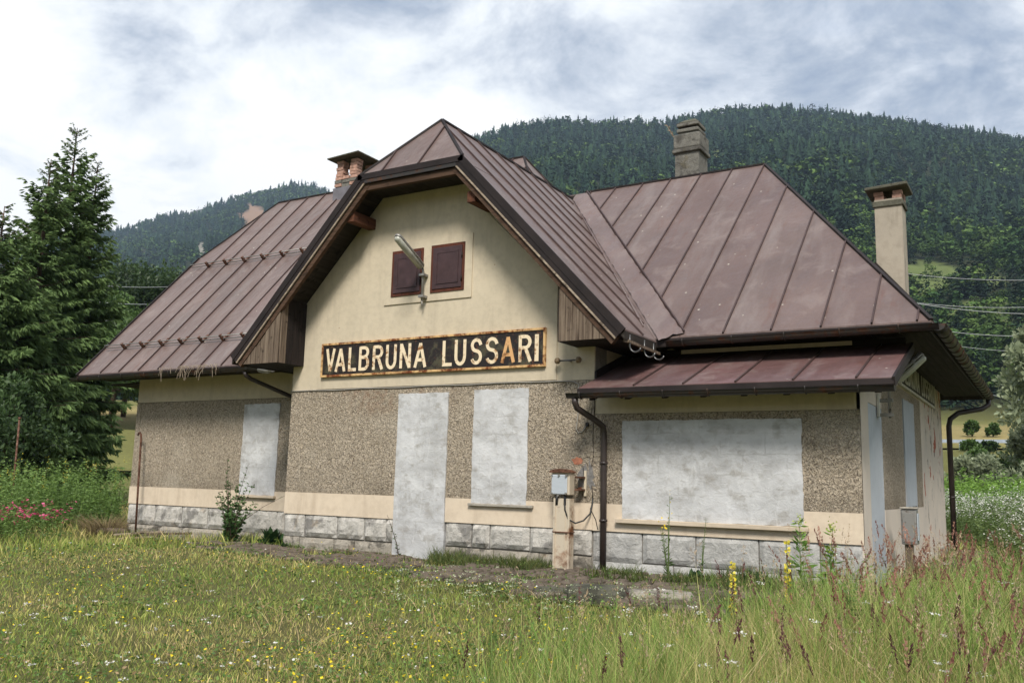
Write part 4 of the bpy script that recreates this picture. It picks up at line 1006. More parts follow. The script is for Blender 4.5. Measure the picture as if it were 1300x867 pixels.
def mat_ground():
    t = NT('meadow_soil_and_turf'); a = t.N.new('ShaderNodeAttribute'); a.attribute_name = 'tint'
    n = t.noise(3.0, 8, .7); c = t.mix(t.rng(n, .3, .7), a.outputs['Color'], t.mix(.5, a.outputs['Color'], (.05, .04, .02)))
    return t.done(c, .95, t.bump(t.noise(14, 6, .7), .05, .8), 0, .1)
# centre fan point
V = np.stack([XX, YY, ZZ], -1).reshape(-1, 3); V = np.vstack([V, [[CAM[0], CAM[1], float(near_h(CAM[0], CAM[1]))]]])
fan = np.stack([nxt[:, 0], idx[:, 0], np.full(na, len(V)-1)], -1)
g = np_mesh('ground', V, fan[:, ::-1], np.vstack([tint.reshape(-1, 3), [[.085, .085, .035]]]), mat_ground(), quads=quads, smooth=True)
g['kind'] = 'structure'

# cobbled apron in front of the house and path along its right end
def in_front(x, y):
    edge = np.interp(x, [-3, -1, 2.3, 4.7, 6.4, 8, 9.6], [-.2, -.95, -1.67, -2.25, -2.75, -2.75, -2.4])
    return (y > edge)
AP = MB()
ax = [(-1.6, .0, -.6), ]
xs = [-2.2, -1, 0, 1.2, 2.3, 3.5, 4.7, 5.6, 6.4, 7.4, 8.4, 9.5]; ed = [-.3, -.95, -1.2, -1.45, -1.67, -1.95, -2.25, -2.5, -2.75, -2.75, -2.7, -2.5]
vs = [(x, 1.25 if x < 0 else .1, float(gh(x, .1))+.012) for x in xs]+[(x, e, float(gh(x, e))+.012) for x, e in zip(xs, ed)]
n = len(xs); AP.add(vs, [(i, n+i, n+i+1, i+1) for i in range(n-1)])
M_JOINT = mat_plain('mossy_joint_soil', (.045, .055, .018), .95, .5, 3, .01)
apron = AP.build('cobbled_apron', M_JOINT, None, kind='structure')
M_COB = mat_stone('brown_grey_cobbles', (.17, .135, .105), (.05, .04, .03), (.07, .075, .03), .6)
def cobble_geo(mb, c, w, d, h, rz, z):
    cs, sn = math.cos(rz), math.sin(rz); r = rnd.uniform
    lo = [(-w/2, -d/2), (w/2, -d/2), (w/2, d/2), (-w/2, d/2)]
    vs = []
    for s, zz in ((1, -.02), (1, h*.6), (.72, h)):
        for a, b in lo: a, b = a*s*r(.94, 1.04), b*s*r(.94, 1.04); vs.append((c[0]+a*cs-b*sn, c[1]+a*sn+b*cs, z+zz))
    mb.add(vs, [(0, 1, 5, 4), (1, 2, 6, 5), (2, 3, 7, 6), (3, 0, 4, 7), (4, 5, 9, 8), (5, 6, 10, 9), (6, 7, 11, 10), (7, 4, 8, 11), (8, 9, 10, 11)])
cobs = []
y = -.08
row = 0
while y > -2.75:
    x = -1.6+(.08 if row % 2 else 0)
    while x < 9.4:
        w = rnd.uniform(.14, .20)
        if bool(in_front(x+.08, y-.02)) and not (N1.f(x*.9+7, y*1.6, 3) > .60): cobs.append((x+w/2+rnd.uniform(-.01, .01), y+rnd.uniform(-.012, .012), w-.028))
        x += w
    y -= .225; row += 1
yy = .1; row = 0
while yy < 9.2:
    x = 8.93+(.05 if row % 2 else 0)
    while x < 9.75:
        w = rnd.uniform(.13, .18); cobs.append((x+w/2, yy, w-.018)); x += w
    yy += .225; row += 1
def cob_dist(c): return math.hypot(c[0]-CAM[0], c[1]-CAM[1])+(6 if N1(c[0]*1.3, c[1]*1.3) > .6 else 0)
cobs.sort(key=cob_dist)
lib = []
for k in range(8):
    mb = MB(); cobble_geo(mb, (0, 0), .125, .175, .055, 0, 0); me = mb.build('cobblestone', M_COB, apron); lib.append(me)
for i, (x, y_, w) in enumerate(cobs[:292]):
    o = bpy.data.objects.new('cobblestone', lib[i % 8].data) if i >= 8 else lib[i]
    if i >= 8: COL.objects.link(o); o.parent = apron
    o.location = (x, y_, float(gh(x, y_))+.004+rnd.uniform(-.018, .012)); o.scale = (w/.135, 1, 1); o.rotation_euler = (rnd.uniform(-.05, .05), rnd.uniform(-.05, .05), rnd.uniform(-.09, .09))
mb = MB()
for (x, y_, w) in cobs[292:]: cobble_geo(mb, (x, y_), w, .175, .05, rnd.uniform(-.09, .09), float(gh(x, y_))+.004+rnd.uniform(-.018, .012))
mb.build('cobblestones', M_COB, apron, kind='stuff')
fs_ = [(6.72, -2.42, .30, .24, .2, .13, M_SLAB, 'flat dark flagstone at the grass edge below the downpipe'),
       (7.22, -2.0, .34, .20, .3, .09, M_STONELOW, 'broad pale flagstone in the weeds in front of the wide window'),
       (6.2, -2.38, .2, .12, .1, .08, M_SLAB, 'small pale flagstone left of the dark flagstone'),
       (8.95, -.55, .22, .18, .1, .07, M_STONE2, 'square pale kerb stone at the right corner of the house')]
for (x, y_, a, b, rz, h, m, lab) in fs_: flat_stone(x, y_, float(gh(x, y_)), a, b, rz, h, m, lab, 'flagstone')

# ------------------------------------------------------------------ plant generators
def rot_dirs(az, el): return np.stack([np.sin(az)*np.cos(el), np.cos(az)*np.cos(el), np.sin(el)], -1)
def blades(base, az, h, w, lean, curve, col, tipcol=None):
    """bent three-section blades: base (N,3)"""
    n = len(base); d = np.stack([np.sin(az), np.cos(az), np.zeros(n)], -1); s = np.stack([np.cos(az), -np.sin(az), np.zeros(n)], -1)
    rs = RS.rand(n)*6.28; s = np.stack([np.cos(rs), np.sin(rs), np.zeros(n)], -1)
    up = np.array([0, 0, 1.0])
    def P(t, ww):
        off = d*(lean*t+curve*t*t)[:, None]*h[:, None]; z = up*(h*(t-.25*(lean+curve)*t*t*np.minimum(1, curve+lean)))[:, None]
        c = base+off+z; return c-s*(ww/2)[:, None], c+s*(ww/2)[:, None]
    a0, b0 = P(0.0, w); a1, b1 = P(.5, w*.85); c, _ = P(1.0, w*0)
    V = np.stack([a0, b0, a1, b1, c], 1).reshape(-1, 3); o = np.arange(n)*5
    q = np.stack([o, o+1, o+3, o+2], -1); t = np.stack([o+2, o+3, o+4], -1)
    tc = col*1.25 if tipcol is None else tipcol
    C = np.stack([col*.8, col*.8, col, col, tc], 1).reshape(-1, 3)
    return V, t, q, C
def leaves(c, d, L, w, col, fold=None, rollv=None):
    """rhombic leaves centred on c, pointing along d"""
    n = len(c); d = d/np.linalg.norm(d, axis=1, keepdims=True)
    r = RS.randn(n, 3) if rollv is None else rollv; s = np.cross(d, r); s /= np.linalg.norm(s, axis=1, keepdims=True)+1e-9
    L = np.broadcast_to(L, (n,))[:, None]; w = np.broadcast_to(w, (n,))[:, None]
    V = np.stack([c-d*L*.5, c+s*w*.5+d*L*.05, c+d*L*.5, c-s*w*.5+d*L*.05], 1).reshape(-1, 3); o = np.arange(n)*4
    return V, None, np.stack([o, o+1, o+2, o+3], -1), np.repeat(col, 4, axis=0)
def merge(parts):
    V, T, Q, C = [], [], [], []; o = 0
    for v, t, q, c in parts:
        V.append(v); C.append(c)
        if t is not None and len(t): T.append(t+o)
        if q is not None and len(q): Q.append(q+o)
        o += len(v)
    return np.vstack(V), (np.vstack(T) if T else None), (np.vstack(Q) if Q else None), np.vstack(C)
def emit(name, parts, m, parent=None, kind=None):
    v, t, q, c = merge(parts); o = np_mesh(name, v, t, c, m, parent, q)
    if kind: o['kind'] = kind
    return o
def colr(n, a, b, v=.2):
    t = RS.rand(n, 1); return (np.array(a)*(1-t)+np.array(b)*t)*(1+v*(RS.rand(n, 1)*2-1))
M_GRASS = mat_tint('grass_blades', .6, .35); M_LEAF = mat_tint('broad_leaves', .5, .3, spec=.35); M_NEEDLE = mat_tint('spruce_needles', .7, .28, spec=.2)
M_FAR = mat_tint('forest_foliage', .8, 0, spec=.1, nz=.45); M_PETAL = mat_tint('petals', .6, .3); M_SEED = mat_tint('seed_heads', .8, .25)
M_BARK = mat_wood('rough_bark', (.13, .085, .06), (.05, .035, .025), 2)
M_STEM = mat_plain('green_stem', (.10, .14, .04), .6, .3, 10, .001)
M_DRYSTEM = mat_plain('dry_stem', (.30, .22, .12), .7, .3, 10, .001)

# ------------------------------------------------------------------ forest on the mountains (far-off wood)
def conifer(tiers, seg, seed):
    R = np.random.RandomState(seed); V = []; T = []; sh = []
    for k in range(tiers):
        t0 = k/tiers; zt = 1-.96*t0**.95*(1) if False else 1-t0*.88; z1 = max(.05, 1-(t0+1.55/tiers)*.9)
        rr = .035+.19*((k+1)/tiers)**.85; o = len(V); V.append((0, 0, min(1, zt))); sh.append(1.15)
        ph = R.rand()*6
        for i in range(seg):
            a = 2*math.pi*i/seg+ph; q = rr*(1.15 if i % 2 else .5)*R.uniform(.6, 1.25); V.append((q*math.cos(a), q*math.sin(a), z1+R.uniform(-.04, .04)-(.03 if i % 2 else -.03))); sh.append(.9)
        for i in range(seg): T.append((o, o+1+i, o+1+(i+1) % seg))
    return np.array(V), np.array(T), np.array(sh)
def sprayfir(seed, n):
    R = np.random.RandomState(seed); V = []; T = []; sh = []; w = R.uniform(.85, 1.15); bend = R.uniform(-.02, .02)
    for k in range(n):
        t = R.rand()**.72; z = 1-t*.92; rad = w*(.02+.19*t**.9)*(1+.22*math.sin(z*38+R.rand()))*(1 if R.rand() < .8 else .5); a = R.rand()*6.283
        o_ = np.array([math.cos(a), math.sin(a), 0]); p = o_*rad*R.uniform(.55, 1)+np.array([bend*z, 0, z]); d = o_*1.0+np.array([0, 0, -R.uniform(.1, .8)])+R.randn(3)*.25; d /= np.linalg.norm(d)
        s = np.cross(d, R.randn(3)*.6+np.array([0, 0, 1.0])); s /= np.linalg.norm(s); L = (.03+.085*t)*R.uniform(.7, 1.3)*(1.9 if n < 60 else 1)
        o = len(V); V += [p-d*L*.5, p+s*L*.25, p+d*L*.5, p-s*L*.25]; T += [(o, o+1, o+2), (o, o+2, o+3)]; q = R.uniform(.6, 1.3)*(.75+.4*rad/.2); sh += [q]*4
    return np.array(V), np.array(T), np.array(sh)
def leafy(seed, n, size):
    R = np.random.RandomState(seed); V = []; T = []; sh = []
    lob = [(R.uniform(-.17, .17), R.uniform(-.17, .17), R.uniform(.35, .85), R.uniform(.13, .22)) for k in range(7)]
    for k in range(n):
        c = lob[R.randint(7)]; v = R.randn(3); v /= np.linalg.norm(v); p = np.array(c[:3])+v*c[3]*(1, 1, .9)*R.uniform(.75, 1.05)
        d = R.randn(3)*.7+v*.2; d /= np.linalg.norm(d); s = np.cross(d, v+R.randn(3)*.35); s /= np.linalg.norm(s); L = size*R.uniform(.6, 1.4)
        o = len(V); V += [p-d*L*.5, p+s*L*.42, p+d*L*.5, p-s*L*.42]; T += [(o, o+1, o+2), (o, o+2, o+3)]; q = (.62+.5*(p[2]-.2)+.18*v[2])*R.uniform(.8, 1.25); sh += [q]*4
    return np.array(V), np.array(T), np.array(sh)
def roundtree(seed, sub=2):
    bm = bmesh.new(); bmesh.ops.create_icosphere(bm, subdivisions=sub, radius=1)
    R = np.random.RandomState(seed); V = []; sh = []
    for v in bm.verts:
        p = v.co; n = 1+.42*noise.noise(p*1.9+Vector((seed*3.1, 0, 0)))+.30*noise.noise(p*4.5+Vector((0, seed, 0)))
        V.append((p.x*.33*n, p.y*.33*n, .55+p.z*.45*n)); sh.append(.75+.6*max(0, n-.7))
    T = [tuple(l.vert.index for l in f.loops) for f in bm.faces]; bm.free(); return np.array(V), np.array(T), np.array(sh)
def stamp(tpls, kind, pos, hgt, wid, yaw, col):
    parts = []
    for k, (v, t, sh) in enumerate(tpls):
        m = kind == k; n = m.sum()
        if not n: continue
        c, s = np.cos(yaw[m]), np.sin(yaw[m]); H_ = hgt[m]; W_ = (hgt*wid)[m]
        x = (v[None, :, 0]*c[:, None]-v[None, :, 1]*s[:, None])*W_[:, None]; y = (v[None, :, 0]*s[:, None]+v[None, :, 1]*c[:, None])*W_[:, None]
        z = v[None, :, 2]*H_[:, None]; P = np.stack([x, y, z], -1)+pos[m][:, None, :]
        T = t[None]+(np.arange(n)*len(v))[:, None, None]
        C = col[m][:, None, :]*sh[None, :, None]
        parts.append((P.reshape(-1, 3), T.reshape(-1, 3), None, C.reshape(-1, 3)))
    return parts
def scatter_forest(n, a0, a1, r0, r1, pw, hmin, hmax, con_bias, low=False):
    u = RS.rand(n); r = (r0**pw+(r1**pw-r0**pw)*u)**(1/pw); az = RS.uniform(a0, a1, n)
    z = land(az, r); el = np.degrees(np.arctan2(z-CAM[2], r)); x = CAM[0]+np.sin(np.radians(az))*r; y = CAM[1]+np.cos(np.radians(az))*r
    cl = clearing(az, el); rock = (np.hypot((az+47.9)/.7, (el-15.5)/.75)+1.1*(N1.f(az*2.2, el*2.2, 3)-.5) < 1) & (r > 900) | (np.hypot((az+50.84)/.28, (el-13.2)/.55) < 1) & (r > 900)
    keep = ~rock & (~cl | (RS.rand(n) < .16))
    small = cl
    q = N2.f(x/90+3, y/90, 3)+RS.randn(n)*.13
    conif = q < con_bias+.10*(el/20)
    ktype = np.where(conif, RS.randint(0, 4, n), RS.randint(4, 7, n))
    h = (hmin+(hmax-hmin)*RS.rand(n)**1.4*(.55+.9*N3.f(x/60, y/60, 3)))*np.where(conif, 1, .8); h = np.where(small, RS.uniform(3, 7, n), h); ktype = np.where(small, RS.randint(4, 7, n), ktype)
    wd = np.where(conif, RS.uniform(.95, 1.7, n), RS.uniform(1.1, 1.6, n))
    cc = colr(n, (.012, .030, .020), (.036, .070, .034), .45); dc = colr(n, (.038, .085, .024), (.12, .19, .045), .4)
    col = np.where((ktype < 4)[:, None], cc, dc)
    p = np.stack([x, y, z-.6], -1); k = keep
    return ktype[k], p[k], h[k], wd[k], RS.rand(k.sum())*6.28, col[k]
tp_far = [conifer(5, 7, 1), conifer(6, 6, 2), sprayfir(3, 34), sprayfir(4, 34)]+[leafy(s, 46, .17) for s in (1, 2, 3)]
tp_mid = [sprayfir(10+s, 170) for s in range(4)]+[leafy(10+s, 240, .085) for s in (1, 2, 3)]
parts = []
for args, tp in (((15000, -37, 5, 560, 1560, 1.55, 8, 21, .52), tp_far), ((2700, -38, 6, 225, 620, 1.5, 8, 20, .47), tp_mid), ((8000, -60, -41, 600, 2450, 1.7, 11, 24, .52), tp_far), ((450, -62, -46, 235, 600, 1.5, 9, 16, .42), tp_mid), ((700, -100, -60, 250, 2300, 1.4, 14, 22, .5), tp_far), ((900, 6, 60, 235, 1500, 1.4, 14, 22, .5), tp_far)):
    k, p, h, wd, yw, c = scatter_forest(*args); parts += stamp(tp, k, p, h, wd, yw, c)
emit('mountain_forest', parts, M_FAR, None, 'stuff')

# ------------------------------------------------------------------ spruces on the left
def spruce(name, px, dist, height, rad, label, seed, lean=0.0, nb=6, group=None):
    x0, y0 = spot(px, dist); z0 = float(gh(x0, y0))-.1; R = np.random.RandomState(seed)
    root = empty(name, label, 'spruce tree', (x0, y0, z0), group)
    lx, ly = lean*AR[0], lean*AR[1]
    MB().tube([(0, 0, 0), (lx*.1, ly*.1, height*.3), (lx*.5, ly*.5, height*.7), (lx, ly, height)], [.20, .16, .08, .012], 8).build('trunk', M_BARK, root)
    br = MB(); bb, bd, bl, bw, bc = [], [], [], [], []
    z = height-.25; 
    while z > height*.06:
        f = (height-z)/height; L0 = rad*(f**.72)*(1-.25*max(0, f-.75)/.25)
        for k in range(nb if f > .08 else 4):
            a = R.rand()*2*math.pi; L = L0*R.uniform(.62, 1.18)+.12; zz = z+R.uniform(-.22, .22)
            drop = R.uniform(-.15, .15)+(-.75+1.0*min(1, f*1.6)); out = np.array([math.sin(a), math.cos(a), 0.0]); side = np.array([math.cos(a), -math.sin(a), 0])
            cz = np.array([lx*zz/height, ly*zz/height, zz])
            def bp(t): return cz+out*L*t+np.array([0, 0, -drop*L*t+.16*L*max(0, t-.6)*1.6])
            if f < .1 or R.rand() < .30: br.tube([bp(0), bp(.5), bp(1.0)], [.012+.012*L, .012, .004], 4, False)
            nt = int(9+L*22)
            t = R.uniform(.10, 1.05, nt)**.85; 
            P = np.array([bp(q) for q in t]); sd = np.where(R.rand(nt) < .5, -1, 1)[:, None]
            tl = (.16+.26*L*(1-.6*t))*R.uniform(.6, 1.25, nt)*(.55 if f < .1 else 1)
            d = out*R.uniform(.35, .9, nt)[:, None]+side*sd*R.uniform(.2, 1.0, nt)[:, None]+np.array([0, 0, -1.0])*(R.uniform(.0, 1.5, nt)*(.30+.85*f))[:, None]
            d /= np.linalg.norm(d, axis=1, keepdims=True)
            # each twig carries three slim sprays
            for q, (s0, ww) in enumerate(((.0, 1.0), (.35, .7), (-.35, .7))):
                dd = d+side*s0*sd+np.array([0, 0, -.25*abs(s0)]); c = P+dd*tl[:, None]*(.5 if q == 0 else .38)
                bb.append(c); bd.append(dd); bl.append(tl*(1 if q == 0 else .75)); bw.append(tl*.17*ww+.018)
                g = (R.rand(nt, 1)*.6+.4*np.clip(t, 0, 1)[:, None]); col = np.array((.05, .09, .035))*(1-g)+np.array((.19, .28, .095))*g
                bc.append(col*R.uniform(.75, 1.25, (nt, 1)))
        z -= height*.0145+.035
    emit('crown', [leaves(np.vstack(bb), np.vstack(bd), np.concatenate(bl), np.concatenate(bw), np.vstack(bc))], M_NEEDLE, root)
    br.build('branches', M_BARK, root)
    return root
spruce('spruce_tree', 70, 37, 14.3, 2.5, 'tallest spruce in the group left of the house', 1)
spruce('spruce_tree', 40, 35, 12.3, 2.5, 'spruce with the leftmost thin leader of the group', 2)
spruce('spruce_tree', 102, 38, 13.4, 2.1, 'spruce with the right hand leader, its bare trunk showing, nearest the house', 3)
spruce('spruce_tree', -14, 32, 9.6, 2.6, 'shorter dense spruce cut by the left edge of the picture', 4)
spruce('spruce_tree', 22, 33, 8.0, 2.3, 'low bright green spruce in front of the tall group', 5)

# ------------------------------------------------------------------ leafy trees and bushes
def bushy(name, label, cat, x, y, h, rad, nleaf, leaf, ca, cb, seed, stems=5, trunk=.0, group=None, squash=1.0, up=.3):
    R = np.random.RandomState(seed); z0 = float(gh(x, y))
    root = empty(name, label, cat, (x, y, z0), group); tk = MB()
    if trunk:
        tk.tube([(0, 0, -.3), (.1, 0, h*.4), (0, .1, h*.75)], [trunk, trunk*.7, trunk*.25], 7)
    nc = max(8, int(18+rad*6)); C = []
    for k in range(nc):
        a = R.rand()*6.28; f = R.rand(); zz = h*(.18 if not trunk else .38)+h*(.66 if not trunk else .52)*f; q = rad*(1-.75*abs(f-.35)**1.3)*math.sqrt(R.rand())*.85
        c = np.array([q*math.sin(a), q*math.cos(a), zz]); C.append(c)
        if k % 2 == 0: tk.tube([(0, 0, h*.35 if trunk else -.1), tuple(c*.55+np.array([0, 0, h*.08])), tuple(c)], [.03+.008*h, .02, .006], 4, False)
    C = np.array(C); k = R.randint(0, nc, nleaf); cr = rad*R.uniform(.22, .42, nc)
    v = R.randn(nleaf, 3); v /= np.linalg.norm(v, axis=1, keepdims=True); rr = (R.rand(nleaf)**.45)
    P = C[k]+v*(cr[k]*rr)[:, None]*np.array([1, 1, squash]); P[:, 2] = np.maximum(P[:, 2], .03)
    d = v+np.array([0, 0, up])+R.randn(nleaf, 3)*.6
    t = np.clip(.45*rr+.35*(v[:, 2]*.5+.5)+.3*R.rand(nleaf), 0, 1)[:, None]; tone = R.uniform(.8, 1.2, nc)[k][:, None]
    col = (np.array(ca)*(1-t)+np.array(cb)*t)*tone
    sz = leaf*R.uniform(.6, 1.3, nleaf)
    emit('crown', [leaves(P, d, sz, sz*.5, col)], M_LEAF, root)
    tk.build('trunk' if trunk else 'stems', M_BARK, root)
    return root
def at(px, dist): return spot(px, dist)
GREEN = ((.030, .055, .014), (.085, .15, .035)); DARK = ((.015, .03, .010), (.045, .08, .022)); SILVER = ((.085, .11, .060), (.30, .34, .21)); BRIGHT = ((.06, .13, .018), (.17, .30, .05))
x, y = at(18, 30); bushy('leafy_tree', 'dark leafy shrub behind the rusty pole at the left edge', 'shrub', x, y, 4.0, 1.8, 6000, .16, (.022, .045, .015), (.07, .12, .04), 31, trunk=.07)
x, y = at(-30, 27); bushy('leafy_tree', 'leafy shrub cut off by the left edge below the spruces', 'shrub', x, y, 3.2, 1.8, 4500, .15, (.022, .045, .015), (.07, .12, .04), 32, trunk=.07)
for i, (px, r, h, rad, lab) in enumerate(((165, 112, 18.5, 5.5, 'dark dense tree seen just right of the spruces'), (190, 118, 19.5, 5.5, 'tallest dark tree over the left roof edge'), (212, 110, 17.5, 4.5, 'dark rounded tree closest to the left roof slope'), (150, 96, 12, 4.5, 'mid green tree behind the wires by the spruces'), (192, 92, 11.5, 4.5, 'lighter green tree low behind the left roof corner'), (238, 104, 13, 5, 'green tree half hidden by the left roof slope'), (128, 104, 14, 5, 'green tree standing behind the rightmost spruce'))):
    x, y = at(px, r); c = DARK if i < 3 else GREEN
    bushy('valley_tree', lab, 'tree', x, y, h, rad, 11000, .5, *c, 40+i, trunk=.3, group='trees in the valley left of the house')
for i, (px, r, h, rad, n, lf, c, lab) in enumerate(((1345, 47, 9.4, 2.6, 9000, .30, SILVER, 'tall silvery willow at the right edge of the picture'), (1318, 52, 5.6, 1.9, 7000, .26, SILVER, 'lower silvery willow crown beside the tall one'), (1228, 55, 2.4, 1.7, 6000, .24, SILVER, 'rounded silver leaved bush behind the bright green thicket'), (1304, 42, 2.9, 1.3, 5000, .24, SILVER, 'silver bush under the willows at the right edge'), (1262, 62, 1.9, 2.0, 3500, .28, DARK, 'dark low bush in place of the rock gully below the bank'))):
    x, y = at(px, r); bushy('willow_bush' if i < 4 else 'gully_bush', lab, 'willow' if i < 4 else 'bush', x, y, h, rad, n, lf, *c, 60+i, trunk=.12 if i < 2 else 0)  # the last one is a bush put in place of a dark rock gully
for i, (px, r, h, rad, lab) in enumerate(((1228, 112, 1.7, .8, 'round bush on the skyline of the bank left of centre'), (1254, 112, 1.3, .8, 'small bush on the bank top right of the round one'), (1246, 84, .8, .8, 'dark bush on the slope below the guard rail'), (1224, 84, .9, .8, 'low bush below the left end of the guard rail'), (1234, 74, .9, 1.0, 'pale bush lower on the grassy bank'))):
    x, y = at(px, r); bushy('bank_bush', lab, 'bush', x, y, h, rad, 1600, .38, *(GREEN if i != 2 else DARK), 80+i, group='bushes on the grassy bank')

# thickets (nobody could count the plants)
def thicket(name, n, a0, a1, r0, r1, h0, h1, ca, cb, m, leaf, per=14, w=.03, seed=0, flower=None, fn=0, fs=.03):
    R = np.random.RandomState(seed); az = R.uniform(a0, a1, n); r = np.sqrt(R.uniform(r0*r0, r1*r1, n)); x = CAM[0]+np.sin(np.radians(az))*r; y = CAM[1]+np.cos(np.radians(az))*r
    k = ~((x > -7.6) & (x < 9.9) & (y > -.6) & (y < 9.4)); x, y = x[k], y[k]; n = len(x)
    z = gh(x, y); hh = (h0+(h1-h0)*N1.f(x*.6, y*.6, 3))*R.uniform(.7, 1.25, n); B = np.stack([x, y, z], -1)
    ax = R.rand(n)*6.28; ln = R.uniform(.02, .25, n)
    P = [blades(B, ax, hh, np.full(n, w*.35), ln, ln*.5, colr(n, ca, cb, .2)*.8)]
    t = R.uniform(.12, 1, (n, per)); d0 = np.stack([np.sin(ax), np.cos(ax), np.zeros(n)], -1)
    pos = B[:, None, :]+d0[:, None, :]*((ln[:, None]*t+ln[:, None]*.5*t*t)*hh[:, None])[..., None]; pos[..., 2] += t*hh[:, None]*.97
    la = R.rand(n, per)*6.28; el = R.uniform(-.4, .7, (n, per)); d = rot_dirs(la, el); L = leaf*R.uniform(.6, 1.2, (n, per))*(1.1-.5*t)
    pos = pos+d*L[..., None]*.5; tt = (.3+.7*t)[..., None]; col = (np.array(ca)*(1-tt)+np.array(cb)*tt)*R.uniform(.75, 1.25, (n, per, 1))
    P.append(leaves(pos.reshape(-1, 3), d.reshape(-1, 3), L.ravel(), L.ravel()*.26+.004, col.reshape(-1, 3)))
    o = emit(name, P, m, None, 'stuff')
    return B, hh, d0, ln
def heads(name, B, hh, d0, ln, frac, cola, colb, per, spread, size, m, tlo=.9, flat=True, seed=0, thing=None):
    R = np.random.RandomState(seed+99); s = R.rand(len(B)) < frac; B, hh, d0, ln = B[s], hh[s], d0[s], ln[s]; n = len(B)
    t = R.uniform(tlo, 1.04, (n, per)); pos = B[:, None, :]+d0[:, None, :]*((ln[:, None]*t+ln[:, None]*.5*t*t)*hh[:, None])[..., None]; pos[..., 2] += t*hh[:, None]
    pos = pos+R.randn(n, per, 3)*spread*np.array([1, 1, .35 if flat else 1])
    d = R.randn(n*per, 3)*np.array([1, 1, .3]); sz = size*R.uniform(.7, 1.3, n*per)
    v = leaves(pos.reshape(-1, 3), d, sz, sz*.9, colr(n*per, cola, colb, .1), rollv=np.tile(np.array([0, 0, 1.0]), (n*per, 1))*1.0+R.randn(n*per, 3)*.35)
    return emit(name, [v], m, None, 'stuff')
GOLD = ((.07, .14, .028), (.20, .31, .08))
b = thicket('goldenrod_thicket', 1500, -66, -54, 19.5, 27, .9, 1.6, *GOLD, M_LEAF, .13, 16, .03, 1)
heads('goldenrod_flowers', *b, .06, (.6, .5, .05), (.7, .6, .1), 14, .03, .03, M_PETAL, .8, False, 2)
b = thicket('phlox_bed', 700, -65.5, -53.5, 18.3, 20.5, .35, .75, *GOLD, M_LEAF, .09, 10, .02, 3)
heads('pink_phlox_flowers', *b, .22, (.62, .04, .16), (.75, .16, .32), 9, .045, .055, M_PETAL, .85, False, 4)
b = thicket('bright_green_thicket', 1700, -8.5, 3, 30, 40, 1.1, 1.9, (.07, .15, .02), (.20, .34, .06), M_LEAF, .24, 16, .05, 5)
b = thicket('white_fleabane_field', 2600, -9, 4, 17.5, 29, .7, 1.25, (.06, .10, .025), (.14, .20, .06), M_LEAF, .11, 9, .02, 6)
heads('white_fleabane_flowers', *b, .5, (.74, .73, .66), (.82, .80, .74), 8, .075, .034, M_PETAL, .88, True, 7)
b = thicket('field_edge_weeds', 1200, -9, 4, 11.5, 18, .45, .95, (.05, .085, .02), (.13, .18, .05), M_LEAF, .10, 9, .02, 8)
heads('white_yarrow_flowers', *b, .16, (.72, .70, .62), (.82, .80, .74), 12, .04, .026, M_PETAL, .95, True, 9)

# ------------------------------------------------------------------ meadow grass
def free(x, y):
    inside = ((x > -5.7) & (x < 8.9) & (y > 1.15) & (y < 8.6)) | ((x > -.05) & (x < 8.9) & (y > -.06) & (y < 8.6))
    return ~inside
def grass(name, n, r0, r1, a0=-74, a1=9, hfun=None, pal=None, wk=1.0, keep=None, seed=0, leanmax=.5):
    R = np.random.RandomState(seed); r = r0*(r1/r0)**(R.rand(n)**.9); az = R.uniform(a0, a1, n)
    x = CAM[0]+np.sin(np.radians(az))*r; y = CAM[1]+np.cos(np.radians(az))*r
    k = free(x, y)
    if keep is not None: k &= keep(x, y, R)
    x, y, r = x[k], y[k], r[k]; n = len(x); z = gh(x, y); h = hfun(x, y, R)*R.uniform(.55, 1.3, n)
    p = N2.f(x*.55, y*.55, 4)[:, None]; q = np.clip((p-.36)/.28, 0, 1)*.45+R.rand(n, 1)*.68
    c = np.where(q < .45, colr(n, pal[0], pal[1]), np.where(q < .85, colr(n, pal[1], pal[2]), colr(n, pal[2], pal[3])))
    c = c*R.uniform(.6, 1.35, (n, 1))
    w = (.0030+.00036*r)*wk*R.uniform(.6, 1.4, n)
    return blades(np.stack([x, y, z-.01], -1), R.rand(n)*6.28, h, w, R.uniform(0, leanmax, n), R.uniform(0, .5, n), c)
PAL = [(.16, .26, .045), (.34, .41, .09), (.56, .49, .18), (.70, .53, .27)]
PALG = [(.09, .18, .03), (.18, .29, .06), (.31, .36, .11), (.52, .42, .20)]
tall = lambda x, y: sm(7.6, 9.2, x+.25*y*0+(N1.f(x*.4+9, y*.4, 2)-.5)*2)*sm(1.5, -.6, y)*1.0+sm(9.4, 10.4, x)*sm(8, 2, y)
def hf(x, y, R):
    t = np.clip(tall(x, y), 0, 1); return .035+.07*N3.f(x*.9, y*.9, 3)+t*.30
def on_cob(x, y): return in_front(x, y) & (x < 9.6) & (y < .1) | ((x > 8.85) & (x < 9.8) & (y > 0) & (y < 9.2))
def keepm(x, y, R): return ~on_cob(x, y) | (R.rand(len(x)) < .2+.5*(N1.f(x*.9+7, y*1.6, 3) > .52))
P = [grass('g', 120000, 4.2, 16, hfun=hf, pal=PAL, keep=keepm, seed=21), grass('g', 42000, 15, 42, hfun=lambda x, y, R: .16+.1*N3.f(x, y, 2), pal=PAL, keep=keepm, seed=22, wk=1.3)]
emit('meadow_grass', P, M_GRASS, None, 'stuff')
